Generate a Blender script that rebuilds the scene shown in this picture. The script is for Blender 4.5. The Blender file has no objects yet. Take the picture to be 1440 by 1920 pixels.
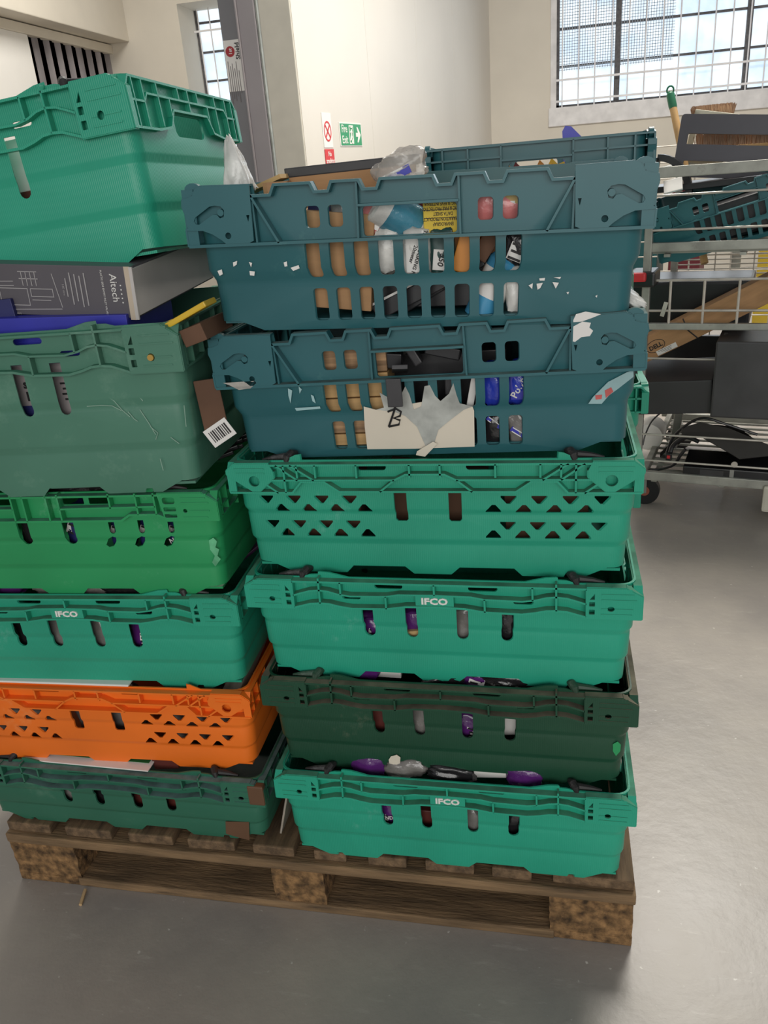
import bpy, bmesh, math, random
from mathutils import Vector, Matrix, geometry, noise
C = bpy.context.scene.collection
SC = bpy.context.scene
random.seed(7)
PI = math.pi

# ------------------------------------------------------------------ camera
CAMP = Vector((1.0589, -1.0416, 1.2725)); PITCH, ROLL, YAW, FPX = .3995, -.0823, .2239, 1513.4
def _basis():
    cy, sy, cp, sp = math.cos(YAW), math.sin(YAW), math.cos(PITCH), math.sin(PITCH)
    F = Vector((-sy*cp, cy*cp, -sp)); R0 = Vector((cy, sy, 0)); U0 = R0.cross(F)
    return (math.cos(ROLL)*R0+math.sin(ROLL)*U0, -math.sin(ROLL)*R0+math.cos(ROLL)*U0, F)
CR, CU, CF = _basis()
cd = bpy.data.cameras.new('camera'); cam = bpy.data.objects.new('camera', cd); C.objects.link(cam)
cam.matrix_world = Matrix(((CR.x, CU.x, -CF.x, CAMP.x), (CR.y, CU.y, -CF.y, CAMP.y), (CR.z, CU.z, -CF.z, CAMP.z), (0, 0, 0, 1)))
cd.sensor_width = 36; cd.sensor_fit = 'AUTO'; cd.lens = FPX/1920*36; cd.clip_start = .02
SC.camera = cam
def ray(u, v): return CF+CR*((u-720)/FPX)-CU*((v-960)/FPX)
def at(u, v, y): d = ray(u, v); return CAMP+d*((y-CAMP.y)/d.y)
def at_plane(u, v, p0, n): d = ray(u, v); return CAMP+d*((p0-CAMP).dot(n)/d.dot(n))

# ------------------------------------------------------------------ light and exposure
SC.view_settings.view_transform = 'Standard'; SC.view_settings.look = 'None'
SC.view_settings.gamma = 1; SC.view_settings.use_curve_mapping = False
SC.view_settings.exposure = 0.22
w = bpy.data.worlds.new('world'); SC.world = w; w.use_nodes = True
w.node_tree.nodes['Background'].inputs[0].default_value = (.93, .96, 1, 1)
w.node_tree.nodes['Background'].inputs[1].default_value = .24
def area(name, loc, size, power, col=(1, .96, .9), target=None):
    l = bpy.data.lights.new(name, 'AREA'); l.shape = 'RECTANGLE'; l.size, l.size_y = size; l.energy = power; l.color = col
    o = bpy.data.objects.new(name, l); C.objects.link(o); o.location = loc
    t = Vector(target) if target else Vector(loc)-Vector((0, 0, 1))
    o.rotation_euler = (t-Vector(loc)).to_track_quat('-Z', 'Y').to_euler(); return o
area('ceiling_light_rear', (1.9, 3.5, 4.2), (1.6, 1.6), 225, (1, .95, .86))
area('left_wall_fill', (-2.2, 5.6, 4.1), (1.2, 2.4), 90, (1, .95, .86))  # added fill lamp, brightens the left wall and its white panel
area('daylight_behind', (1.8, -6.5, 2.3), (6, 3), 180, (1, .98, .94), (1.0, 0, .9))
area('window_daylight', (2.6, 8.2, 2.5), (2.4, 1.2), 20, (.85, .93, 1), (2.4, 0, 0.6))

# ------------------------------------------------------------------ materials
def s2l(c): return tuple(((x/255)/12.92 if x/255 <= .04045 else ((x/255+.055)/1.055)**2.4) for x in c)
MC = {}
def mat(name, rgb, rough=.5, metal=0, spec=.5, var=.06, scale=8, bump=0, bscale=60, emit=0, alpha=1, trans=0, stretch=None, wear=None, wearamt=.0, wscale=6, ridge=0, coat=0):
    if name in MC: return MC[name]
    m = bpy.data.materials.new(name); m.use_nodes = True; N = m.node_tree.nodes; L = m.node_tree.links
    b = N['Principled BSDF']; col = s2l(rgb)
    b.inputs['Roughness'].default_value = rough; b.inputs['Metallic'].default_value = metal
    b.inputs['Specular IOR Level'].default_value = spec; b.inputs['Coat Weight'].default_value = coat
    tc = N.new('ShaderNodeTexCoord'); mp = N.new('ShaderNodeMapping'); L.new(tc.outputs['Object'], mp.inputs[0])
    if stretch: mp.inputs['Scale'].default_value = stretch
    nz = N.new('ShaderNodeTexNoise'); nz.inputs['Scale'].default_value = scale; nz.inputs['Detail'].default_value = 6
    L.new(mp.outputs[0], nz.inputs[0])
    r = N.new('ShaderNodeValToRGB'); L.new(nz.outputs['Fac'], r.inputs[0])
    r.color_ramp.elements[0].position = .3; r.color_ramp.elements[1].position = .7
    r.color_ramp.elements[0].color = (*[max(0, x*(1-var*2)) for x in col], 1); r.color_ramp.elements[1].color = (*[min(1, x*(1+var*2)) for x in col], 1)
    out = r.outputs[0]
    if wear:
        n2 = N.new('ShaderNodeTexNoise'); n2.inputs['Scale'].default_value = wscale; n2.inputs['Detail'].default_value = 12; n2.inputs['Roughness'].default_value = .75
        L.new(mp.outputs[0], n2.inputs[0])
        r2 = N.new('ShaderNodeValToRGB'); L.new(n2.outputs['Fac'], r2.inputs[0])
        r2.color_ramp.elements[0].position = .60-wearamt; r2.color_ramp.elements[1].position = .74-wearamt*.6
        mx = N.new('ShaderNodeMixRGB'); L.new(r2.outputs[0], mx.inputs[0]); L.new(out, mx.inputs[1]); mx.inputs[2].default_value = (*s2l(wear), 1)
        r2.color_ramp.elements[0].color = (0, 0, 0, 1); r2.color_ramp.elements[1].color = (.75, .75, .75, 1)
        out = mx.outputs[0]
    L.new(out, b.inputs['Base Color'])
    if bump or ridge:
        bp = N.new('ShaderNodeBump'); bp.inputs['Strength'].default_value = min(1, bump or ridge); bp.inputs['Distance'].default_value = .004 if bump else .0004
        if ridge:
            wv = N.new('ShaderNodeTexWave'); wv.inputs['Scale'].default_value = 210; wv.bands_direction = 'DIAGONAL'
            mp2 = N.new('ShaderNodeMapping'); mp2.inputs['Scale'].default_value = (1, 1, 0.0001); L.new(tc.outputs['Object'], mp2.inputs[0]); L.new(mp2.outputs[0], wv.inputs[0])
            L.new(wv.outputs['Fac'], bp.inputs['Height'])
        else:
            n3 = N.new('ShaderNodeTexNoise'); n3.inputs['Scale'].default_value = bscale; n3.inputs['Detail'].default_value = 5; L.new(mp.outputs[0], n3.inputs[0])
            L.new(n3.outputs['Fac'], bp.inputs['Height'])
        L.new(bp.outputs[0], b.inputs['Normal'])
    if emit:
        L.new(out, b.inputs['Emission Color']); b.inputs['Emission Strength'].default_value = emit
    if trans: b.inputs['Transmission Weight'].default_value = trans
    b.inputs['Alpha'].default_value = alpha
    MC[name] = m; return m
def plastic(name, rgb, wear=None, amt=0., ridge=0, rough=.36, var=.05):
    return mat(name, rgb, rough=rough, spec=.45, var=var, scale=5, wear=wear or tuple(min(255, int(x*.6+90)) for x in rgb), wearamt=amt, wscale=9, ridge=ridge)
def film(name, rgb, rough=.18, alpha=1):  # shiny wrinkled packaging film
    return mat(name, rgb, rough=rough, spec=.7, var=.16, scale=22, bump=.9, bscale=28, alpha=alpha)

# ------------------------------------------------------------------ object helpers
def link(name, bm, m, parent=None, smooth=True, ang=30):
    bmesh.ops.recalc_face_normals(bm, faces=bm.faces[:])
    me = bpy.data.meshes.new(name); bm.to_mesh(me); bm.free()
    if smooth and len(me.polygons):
        me.shade_smooth(); me.set_sharp_from_angle(angle=math.radians(ang))
    for x in (m if isinstance(m, (list, tuple)) else [m]): me.materials.append(x)
    o = bpy.data.objects.new(name, me); C.objects.link(o)
    if parent: o.parent = parent
    return o
def thing(name, label, cat, loc=(0, 0, 0), rot=(0, 0, 0), group=None):
    o = bpy.data.objects.new(name, None); o.empty_display_size = .05; C.objects.link(o); o.location = loc; o.rotation_euler = rot
    o['label'] = label; o['category'] = cat
    if group: o['group'] = group
    return o
def tag(o, label, cat, group=None):
    o['label'] = label; o['category'] = cat
    if group: o['group'] = group
    return o
def struct(o): o['kind'] = 'structure'; return o
def box(bm, c, s, rot=None, mi=0, bev=0):
    M = Matrix.Translation(c) @ (rot.to_4x4() if rot is not None else Matrix.Identity(4)) @ Matrix.Diagonal((*s, 1))
    r = bmesh.ops.create_cube(bm, size=1, matrix=M)
    fs = set(f for v in r['verts'] for f in v.link_faces)
    if bev:
        es = list(set(e for v in r['verts'] for e in v.link_edges))
        rr = bmesh.ops.bevel(bm, geom=es, offset=bev, segments=2, affect='EDGES', profile=.6)
        fs = set(rr['faces']) | set(f for f in fs if f.is_valid)
    for f in fs:
        if f.is_valid: f.material_index = mi
    return fs
def tube(bm, pts, r, n=8, mi=0, cap=True):
    pts = [Vector(p) for p in pts]; rings = []; up = None
    for i, p in enumerate(pts):
        t = ((pts[min(i+1, len(pts)-1)]-pts[max(i-1, 0)])).normalized()
        if up is None: up = Vector((0, 0, 1)) if abs(t.z) < .9 else Vector((1, 0, 0))
        a = t.cross(up).normalized(); up = a.cross(t).normalized()
        rr = r[i] if isinstance(r, (list, tuple)) else r
        rings.append([bm.verts.new(p+(a*math.cos(2*PI*k/n)+up*math.sin(2*PI*k/n))*rr) for k in range(n)])
    for A, B in zip(rings, rings[1:]):
        for k in range(n):
            f = bm.faces.new((A[k], A[(k+1) % n], B[(k+1) % n], B[k])); f.material_index = mi
    if cap:
        for R_ in (rings[0], rings[-1]):
            f = bm.faces.new(R_); f.material_index = mi
def inpoly(p, poly):
    x, y = p; c = False; n = len(poly)
    for i in range(n):
        x1, y1 = poly[i]; x2, y2 = poly[i-1]
        if (y1 > y) != (y2 > y) and x < (x2-x1)*(y-y1)/(y2-y1)+x1: c = not c
    return c
def cdt(outer, holes=(), lines=()):
    V, E = [], []
    for poly in [outer, *holes]:
        b = len(V); V += [Vector(p) for p in poly]; n = len(poly); E += [(b+i, b+(i+1) % n) for i in range(n)]
    for ln in lines:
        b = len(V); V += [Vector(p) for p in ln]; E += [(b+i, b+i+1) for i in range(len(ln)-1)]
    vs, es, fs, _, _, _ = geometry.delaunay_2d_cdt(V, E, [], 0, 1e-6)
    keep = []
    for f in fs:
        c = sum((vs[i] for i in f), Vector((0, 0)))/len(f)
        if inpoly(c, outer) and not any(inpoly(c, h) for h in holes): keep.append(f)
    return [tuple(v) for v in vs], keep
def sheet(bm, outer, holes, lines, fo, fi, mi=0):
    """solid panel: outline with holes, outer face through fo(u,w), inner face through fi(u,w)"""
    vs, fs = cdt(outer, holes, lines)
    used = sorted({i for f in fs for i in f})
    A = {i: bm.verts.new(fo(*vs[i])) for i in used}; B = {i: bm.verts.new(fi(*vs[i])) for i in used}
    cnt = {}
    for f in fs:
        for k in range(len(f)):
            e = (f[k], f[(k+1) % len(f)]); cnt[tuple(sorted(e))] = cnt.get(tuple(sorted(e)), 0)+1
    for f in fs:
        a = bm.faces.new([A[i] for i in f]); b = bm.faces.new([B[i] for i in reversed(f)]); a.material_index = b.material_index = mi
        for k in range(len(f)):
            i, j = f[k], f[(k+1) % len(f)]
            if cnt[tuple(sorted((i, j)))] == 1:
                s = bm.faces.new((A[j], A[i], B[i], B[j])); s.material_index = mi
def prism(bm, poly, F, d0, d1, mi=0, holes=()):
    sheet(bm, poly, holes, [], lambda u, w: F(u, w, d0), lambda u, w: F(u, w, d1), mi)
def rib(bm, pts, F, d0, d1, t=.0026, mi=0):
    """a strip following the polyline pts (u,w), thickness t, from depth d0 to d1"""
    P_ = [Vector(p) for p in pts]; n = len(P_); L_, R_ = [], []
    for i in range(n):
        a = (P_[i]-P_[i-1]).normalized() if i else (P_[1]-P_[0]).normalized()
        b = (P_[i+1]-P_[i]).normalized() if i < n-1 else a
        m = (a+b).normalized(); nn = Vector((-m.y, m.x)); k = t/2/max(.5, abs(m.dot(a)))
        L_.append(P_[i]+nn*k); R_.append(P_[i]-nn*k)
    vo = [[bm.verts.new(F(q.x, q.y, d)) for q in (L_[i], R_[i]) for d in (d0, d1)] for i in range(n)]
    for i in range(n-1):
        a, b = vo[i], vo[i+1]
        for q in ((0, 1), (1, 3), (3, 2), (2, 0)):
            f = bm.faces.new((a[q[0]], a[q[1]], b[q[1]], b[q[0]])); f.material_index = mi
    for e in (vo[0], vo[-1]):
        f = bm.faces.new((e[0], e[1], e[3], e[2])); f.material_index = mi
def rrect(cx, cy, w_, h_, r, n=4):
    r = min(r, w_/2-1e-5, h_/2-1e-5); out = []
    for sx, sy, a0 in ((1, 1, 0), (-1, 1, 90), (-1, -1, 180), (1, -1, 270)):
        for k in range(n+1):
            a = math.radians(a0+90*k/n); out.append((cx+sx*(w_/2-r)+r*math.cos(a), cy+sy*(h_/2-r)+r*math.sin(a)))
    return out
def circ(cx, cy, r, n=12): return [(cx+r*math.cos(2*PI*k/n), cy+r*math.sin(2*PI*k/n)) for k in range(n)]
def slot(cx, top, bot, w_, n=6):  # rounded bottom, square top
    r = w_/2; return [(cx+r, top), (cx-r, top)]+[(cx-r*math.cos(PI*k/n), bot+r-r*math.sin(PI*k/n)) for k in range(n+1)]
def tri(cx, cz, w_, h_, up):
    s = 1 if up else -1; c = .0025
    pts = [(-w_/2, -h_/2), (-w_/2, -h_/2+c), (-c, h_/2), (c, h_/2), (w_/2, -h_/2+c), (w_/2, -h_/2)]
    return [(cx+x, cz+s*y) for x, y in pts]
def text(name, s, m, parent=None, loc=(0, 0, 0), rot=(PI/2, 0, 0), size=.02, depth=.0006, align='CENTER', shear=0, sx=1, bold=0):
    cu = bpy.data.curves.new(name, 'FONT'); cu.body = s; cu.size = size; cu.extrude = depth; cu.align_x = align; cu.align_y = 'CENTER'; cu.resolution_u = 2; cu.shear = shear; cu.offset = bold*size
    t = bpy.data.objects.new(name, cu); C.objects.link(t)
    bpy.context.view_layer.update()
    me = bpy.data.meshes.new_from_object(t.evaluated_get(bpy.context.evaluated_depsgraph_get())); bpy.data.objects.remove(t); bpy.data.curves.remove(cu)
    me.name = name; me.materials.clear(); me.materials.append(m)
    o = bpy.data.objects.new(name, me); C.objects.link(o)
    if parent: o.parent = parent
    o.location = loc; o.rotation_euler = rot; o.scale = (sx, 1, 1)
    return o

# ------------------------------------------------------------------ room
m_wall = mat('painted_wall', (216, 209, 196), rough=.85, var=.03, scale=1.5, wear=(190, 180, 160), wearamt=-.04, wscale=3, bump=.15, bscale=8)
m_white = mat('white_panel', (232, 230, 226), rough=.6, var=.015, scale=2)
m_gal = mat('galvanised_steel', (150, 150, 146), rough=.42, metal=.6, var=.1, scale=12)
m_floor = None
def floor_material():
    m = bpy.data.materials.new('painted_concrete'); m.use_nodes = True; N = m.node_tree.nodes; L = m.node_tree.links; b = N['Principled BSDF']
    tc = N.new('ShaderNodeTexCoord')
    def noise_(sc, det, ro=.6, st=None):
        n = N.new('ShaderNodeTexNoise'); n.inputs['Scale'].default_value = sc; n.inputs['Detail'].default_value = det; n.inputs['Roughness'].default_value = ro
        if st:
            mp = N.new('ShaderNodeMapping'); mp.inputs['Scale'].default_value = st; mp.inputs['Rotation'].default_value = (0, 0, .5); L.new(tc.outputs['Object'], mp.inputs[0]); L.new(mp.outputs[0], n.inputs[0])
        else: L.new(tc.outputs['Object'], n.inputs[0])
        return n
    a = noise_(2.2, 8); r = N.new('ShaderNodeValToRGB'); L.new(a.outputs['Fac'], r.inputs[0])
    e = r.color_ramp.elements; e[0].position = .3; e[1].position = .72; e[0].color = (*s2l((140, 134, 130)), 1); e[1].color = (*s2l((168, 160, 150)), 1)
    s = noise_(9, 12, .75, (1, 5, 1)); r2 = N.new('ShaderNodeValToRGB'); L.new(s.outputs['Fac'], r2.inputs[0])
    e = r2.color_ramp.elements; e[0].position = .58; e[1].position = .8; e[0].color = (0, 0, 0, 1); e[1].color = (.7, .7, .7, 1)
    mx = N.new('ShaderNodeMixRGB'); L.new(r2.outputs[0], mx.inputs[0]); L.new(r.outputs[0], mx.inputs[1]); mx.inputs[2].default_value = (*s2l((196, 190, 182)), 1)
    sp = noise_(60, 3, .5); r3 = N.new('ShaderNodeValToRGB'); L.new(sp.outputs['Fac'], r3.inputs[0])
    e = r3.color_ramp.elements; e[0].position = .71; e[1].position = .76; e[0].color = (0, 0, 0, 1); e[1].color = (.8, .8, .8, 1)
    mx2 = N.new('ShaderNodeMixRGB'); L.new(r3.outputs[0], mx2.inputs[0]); L.new(mx.outputs[0], mx2.inputs[1]); mx2.inputs[2].default_value = (*s2l((215, 212, 205)), 1)
    L.new(mx2.outputs[0], b.inputs['Base Color'])
    rr = N.new('ShaderNodeMapRange'); L.new(a.outputs['Fac'], rr.inputs[0]); rr.inputs[3].default_value = .28; rr.inputs[4].default_value = .5; L.new(rr.outputs[0], b.inputs['Roughness'])
    bp = N.new('ShaderNodeBump'); bp.inputs['Strength'].default_value = .5; bp.inputs['Distance'].default_value = .003; L.new(noise_(14, 6).outputs['Fac'], bp.inputs['Height']); L.new(bp.outputs[0], b.inputs['Normal'])
    return m
bm = bmesh.new(); box(bm, (0, 3, -.05), (13, 12.4, .1)); struct(link('floor', bm, floor_material(), smooth=False))
YB = 8.7; XL = -3.95
# back wall with two window openings
W1 = (1.07, 4.4, 1.74, 3.3); W2 = (-3.02, -2.05, 1.45, 3.12)
def rect(a): return [(a[0], a[2]), (a[1], a[2]), (a[1], a[3]), (a[0], a[3])]
bm = bmesh.new()
sheet(bm, [(XL-.2, 0), (6, 0), (6, 4.4), (XL-.2, 4.4)], [rect(W1), rect(W2)], [], lambda u, w_: Vector((u, YB, w_)), lambda u, w_: Vector((u, YB+.6, w_)))
struct(link('wall_back', bm, m_wall, smooth=False))
m_frame = mat('dark_window_frame', (92, 90, 92), rough=.7, var=.15, scale=30)
m_bar = mat('white_window_bar', (236, 234, 236), rough=.6, var=.05)
def glass_material():
    m = bpy.data.materials.new('frosted_daylight_glass'); m.use_nodes = True; N = m.node_tree.nodes; L = m.node_tree.links; b = N['Principled BSDF']
    tc = N.new('ShaderNodeTexCoord'); n = N.new('ShaderNodeTexNoise'); n.inputs['Scale'].default_value = 3.2; n.inputs['Detail'].default_value = 9; L.new(tc.outputs['Object'], n.inputs[0])
    r = N.new('ShaderNodeValToRGB'); L.new(n.outputs['Fac'], r.inputs[0]); e = r.color_ramp.elements
    e[0].position = .3; e[1].position = .6; e[0].color = (*s2l((176, 202, 228)), 1); e[1].color = (*s2l((234, 246, 255)), 1)
    b.inputs['Base Color'].default_value = (.5, .55, .6, 1); b.inputs['Roughness'].default_value = .4
    L.new(r.outputs[0], b.inputs['Emission Color']); b.inputs['Emission Strength'].default_value = .84
    return m
m_glass = glass_material()
def window(name, Wn, mull, hor, bars, hbars, rec):
    x0, x1, z0, z1 = Wn; yb = YB+rec
    t = bpy.data.objects.new(name, None); C.objects.link(t); t.location = (0, 0, 0); struct(t)
    bm = bmesh.new(); box(bm, ((x0+x1)/2, yb+.05, (z0+z1)/2), (x1-x0, .006, z1-z0)); link('pane', bm, m_glass, t, smooth=False)
    bm = bmesh.new()
    for x in mull: box(bm, (x, yb+.03, (z0+z1)/2), (.055, .045, z1-z0))
    for z in hor: box(bm, ((x0+x1)/2, yb+.035, z), (x1-x0, .03, .022))
    box(bm, ((x0+x1)/2, yb+.03, z0+.012), (x1-x0, .04, .03)); box(bm, (x0+.015, yb+.03, (z0+z1)/2), (.03, .04, z1-z0)); box(bm, (x1-.015, yb+.03, (z0+z1)/2), (.03, .04, z1-z0))
    link('window_frame', bm, m_frame, t, smooth=False)
    bm = bmesh.new(); x = x0+.06
    while x < x1:
        tube(bm, [(x, yb-.05, z0), (x, yb-.05, z1)], .0075, 6); x += bars
    for z in hbars: box(bm, ((x0+x1)/2, yb-.06, z), (x1-x0, .008, .02))
    link('security_grille', bm, m_bar, t)
    if name == 'window_1':
        bm = bmesh.new()
        for k in range(44): box(bm, (x0+.03+k*.026, yb+.012, (z0+.35+z1)/2), (.005, .003, z1-z0-.35))
        for k in range(46): box(bm, (x0+.6, yb+.012, z0+.36+k*.026), (1.15, .003, .005))
        link('wire_mesh', bm, mat('wire_mesh_grey', (176, 190, 204), rough=.7), t, smooth=False)
    return t
z_ = [at(1059, 54, YB+.15).z, at(1059, 125, YB+.15).z]
window('window_1', W1, [at(1158, 100, YB+.15).x, at(1404, 60, YB+.15).x, at(1404, 60, YB+.15).x+1.35], [z_[1], z_[0], z_[0]+.36, z_[0]+.72], .166, [at(1059, 150, YB+.1).z, z_[0]+.5, z_[1]-.33], .13)
window('window_2', W2, [], [at(425, 85, YB+.15).z-.3*k+.3 for k in range(5)], .14, [1.7, 2.9], .46)
bm = bmesh.new()
box(bm, ((W1[0]+W1[1])/2-.03, YB-.012, W1[2]-.09), (W1[1]-W1[0]+.1, .03, .18), bev=.008); box(bm, ((W1[0])-.03, YB-.006, (W1[2]+W1[3])/2), (.06, .016, W1[3]-W1[2]))
struct(link('trim_1', bm, mat('flaky_white_paint', (226, 224, 224), rough=.7, var=.06, scale=9, bump=.4, bscale=20), smooth=False))
# left wall, lintel, corrugated shutter
bm = bmesh.new(); box(bm, (XL-.15, 3, 3.58), (.3, 12, 1.66)); box(bm, (XL-.15, 1.6, 1.4), (.3, 8.9, 2.75)); struct(link('wall_left', bm, m_wall, smooth=False))
bm = bmesh.new(); box(bm, (XL+.15, 4.3, 3.6), (.3, 8.8, 1.56), bev=.01); struct(link('trim_2', bm, m_wall, smooth=False))
bm = bmesh.new(); box(bm, (XL+.04, 4.3, 2.765), (.08, 8.8, .09), bev=.01); struct(link('trim_3', bm, m_wall, smooth=False))
bm = bmesh.new(); Y0, Y1 = 7.05, 8.68; n_ = 8; prof = []
for k in range(n_*4+1):
    ph = k % 4; prof.append((Y0+(Y1-Y0)*k/(n_*4), (.02, .02, -.02, -.02)[ph]))
vs = [[bm.verts.new((XL+.02+d, y, z)) for z in (0, 2.72)] for y, d in prof]
for a, b in zip(vs, vs[1:]): bm.faces.new((a[0], b[0], b[1], a[1]))
bmesh.ops.solidify(bm, geom=bm.faces[:], thickness=.003)
o = link('door_1', bm, None if False else mat('grey_corrugated_sheet', (178, 172, 174), rough=.5, metal=.1, var=.22, scale=3.4, stretch=(1, 2.2, .05)), smooth=False); struct(o)
bm = bmesh.new(); box(bm, (XL+.035, 4.0, 1.36), (.06, 6.1, 2.72), bev=.004); struct(link('trim_5', bm, m_white, smooth=False))
# cold-store partition with steel post
PD = Vector((math.sin(math.radians(8)), math.cos(math.radians(8)), 0)); PN = Vector((PD.y, -PD.x, 0))
pA = CAMP+ray(614, 255)*4.8
near = at_plane(575, 300, pA, PN); near.z = 0
farL = (YB-near.y)/PD.y
def pframe(u, d, z): p = near+PD*u+PN*d; return Vector((p.x, p.y, z))
def pbox(bm, u0, u1, d0, d1, z0, z1, mi=0):
    vs = [bm.verts.new(pframe(u, d, z)) for z in (z0, z1) for u, d in ((u0, d0), (u1, d0), (u1, d1), (u0, d1))]
    for q in ((0, 1, 2, 3), (4, 5, 6, 7), (0, 1, 5, 4), (1, 2, 6, 5), (2, 3, 7, 6), (3, 0, 4, 7)):
        bm.faces.new([vs[i] for i in q]).material_index = mi
bm = bmesh.new()
pn_ = [0, 1.15, 2.3, 3.45, farL]
for a, b in zip(pn_, pn_[1:]): pbox(bm, a+.0015, b-.0015, -.1, 0, 0, 4.2)
pbox(bm, 0, farL, -.098, -.003, 0, 4.2)
struct(link('wall_right', bm, mat('cream_panel', (214, 208, 198), rough=.45, var=.02, scale=1.2), smooth=False))
# end post: cream trim then grey steel channels
def fr(u, z=0): return at_plane(u, 300, near, Vector((0, -1, 0))).x
bm = bmesh.new(); xr = near.x; xg = fr(520)
box(bm, ((xr+xg)/2-.003, near.y+.02, 2.1), (xr-xg, .07, 4.2), bev=.004); struct(link('trim_4', bm, mat('cream_trim', (196, 191, 178), rough=.5, var=.03), smooth=False))
post = thing('steel_post', 'grey steel post with a warning sticker beside the cream partition', 'post', (xg-.1, near.y, 0))
bm = bmesh.new(); xl_ = fr(447)-post.location.x; xm = fr(480)-post.location.x; xe = xg-post.location.x
box(bm, ((xl_+xm)/2, .03, 2.1), (xm-xl_, .06, 4.2), bev=.004)
link('channel', bm, mat('post_grey', (128, 127, 130), rough=.5, metal=.1, var=.05, scale=2), post, smooth=False)
bm = bmesh.new(); box(bm, ((xm+xe)/2-.01, .015, 2.1), (xe-xm-.028, .07, 4.2), bev=.006); box(bm, (xm+.002, .012, 2.1), (.006, .1, 4.2))
link('channel', bm, mat('post_grey_warm', (146, 140, 142), rough=.5, metal=.1, var=.05, scale=2), post, smooth=False)
bm = bmesh.new(); tube(bm, [(xe-.012, .0, 0), (xe-.012, .0, 4.2)], .016, 10); link('cable_conduit', bm, mat('conduit', (168, 172, 166), rough=.4, metal=.3, var=.12, scale=20), post)
# sticker on the post
a_ = at_plane(424, 76, Vector((0, near.y, 0)), Vector((0, -1, 0))); b_ = at_plane(457, 170, Vector((0, near.y, 0)), Vector((0, -1, 0)))
sx0, sx1, sz0, sz1 = xl_+.004, xm-.012, b_.z, a_.z
m_paper = mat('white_paper', (232, 229, 224), rough=.7, var=.03); m_red = mat('sign_red', (205, 48, 52), rough=.5, var=.03); m_black = mat('black_ink', (28, 27, 28), rough=.6, var=.05)
m_dirtyred = mat('label_red', (168, 44, 50), rough=.5, var=.05); m_ltext = mat('label_text_grey', (120, 112, 112), rough=.7)
bm = bmesh.new(); box(bm, ((sx0+sx1)/2, -.0015, (sz0+sz1)/2), (sx1-sx0, .002, sz1-sz0), bev=.0006); st = link('sticker', bm, m_paper, post, smooth=False)
bm = bmesh.new(); prism(bm, circ((sx0+sx1)/2-.012, sz1-.055, .026, 20), lambda u, w_, d: Vector((u, d, w_)), -.0026, -.0036); link('emblem', bm, m_dirtyred, st, smooth=False)
text('emblem_text', '1st', m_paper, st, ((sx0+sx1)/2-.010, -.0042, sz1-.055), (PI/2, -PI/2, 0), .026, .0004, bold=.02)
text('sticker_text', 'Shield', m_black, st, (sx1-.014, -.0032, sz1-.055), (PI/2, -PI/2, 0), .034, .0004, bold=.02)
bm = bmesh.new()
for k in range(6): box(bm, (sx0+.012+k*.0115, -.003, (sz0+sz1)/2-.08), (.0035, .0008, (.26, .2, .23, .17, .25, .14)[k]*.8))
link('fine_print', bm, m_ltext, st, smooth=False)
# wall signs on the partition
def sign(name, label, u0, u1, z0, z1, m):
    t = thing(name, label, 'sign', pframe((u0+u1)/2, .0, (z0+z1)/2)); t.rotation_euler = (0, 0, math.atan2(PD.y, PD.x))
    bm = bmesh.new(); box(bm, (0, -.002, 0), (u1-u0, .003, z1-z0), bev=.0008); link('plate', bm, m, t, smooth=False); return t
def up_(u, v): p = at_plane(u, v, near, PN); return ((Vector((p.x, p.y, 0))-near).dot(PD), p.z)
def fxz(u, w_, d): return Vector((u, d, w_))
q0 = up_(601, 208); q1 = up_(623, 262); q2 = up_(609, 277); q3 = up_(627, 303)
t = sign('no_smoking_sign', 'white and red no smoking sign left of the green exit sign', q0[0], q1[0], q2[1], q0[1]-.008, m_white)
hw = (q1[0]-q0[0])/2; hh = (q0[1]-q2[1])/2
bm = bmesh.new(); prism(bm, circ(0, -.005, hw*.8, 28), fxz, -.0042, -.005, holes=[circ(0, -.005, hw*.66, 28)])
for a in (.785, -.785): box(bm, (0, -.0046, -.005), (hw*1.4, .0008, .012), Matrix.Rotation(a, 3, 'Y'))
link('prohibition_ring', bm, m_red, t, smooth=False)
bm = bmesh.new(); zc = -hh-.05; box(bm, (0, -.003, zc), (2*hw, .003, .092)); tr = link('red_panel', bm, m_red, t, smooth=False)
text('sign_text', 'No\nsmoking', m_paper, tr, (0, -.0052, zc), (PI/2, 0, 0), .038, .0004, bold=.015)
q0 = up_(634, 225); q1 = up_(676, 238); q2 = up_(635, 273); m_green = mat('sign_green', (38, 146, 96), rough=.5, var=.03)
t = sign('fire_exit_sign', 'green fire exit sign with a running figure and an arrow on the partition', q0[0], q1[0], q2[1]-.005, q0[1]-.012, m_white)
hw = (q1[0]-q0[0])/2; hh = (q0[1]-q2[1])/2
bm = bmesh.new(); box(bm, (0, -.004, 0), (2*hw-.02, .002, 2*hh-.02)); g_ = link('green_field', bm, m_green, t, smooth=False)
text('sign_text', 'Fire\nExit', m_paper, g_, (-hw*.6, -.0056, 0), (PI/2, 0, 0), .062, .0004, bold=.01)
bm = bmesh.new(); prism(bm, rrect(-.0, 0, .075, hh*1.5, .004), fxz, -.0052, -.0058, holes=[rrect(.0, 0, .055, hh*1.3, .003)])
tube(bm, [(.0, -.006, .038), (.0, -.006, .052)], .008, 8); tube(bm, [(0, -.006, .03), (-.004, -.006, -.005), (.012, -.006, -.025), (.004, -.006, -.05)], .006, 6); tube(bm, [(-.004, -.006, -.005), (-.016, -.006, -.03), (-.026, -.006, -.032)], .005, 6); tube(bm, [(-.02, -.006, .01), (0, -.006, .024), (.018, -.006, .012)], .004, 6)
link('running_figure', bm, m_paper, g_)
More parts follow.
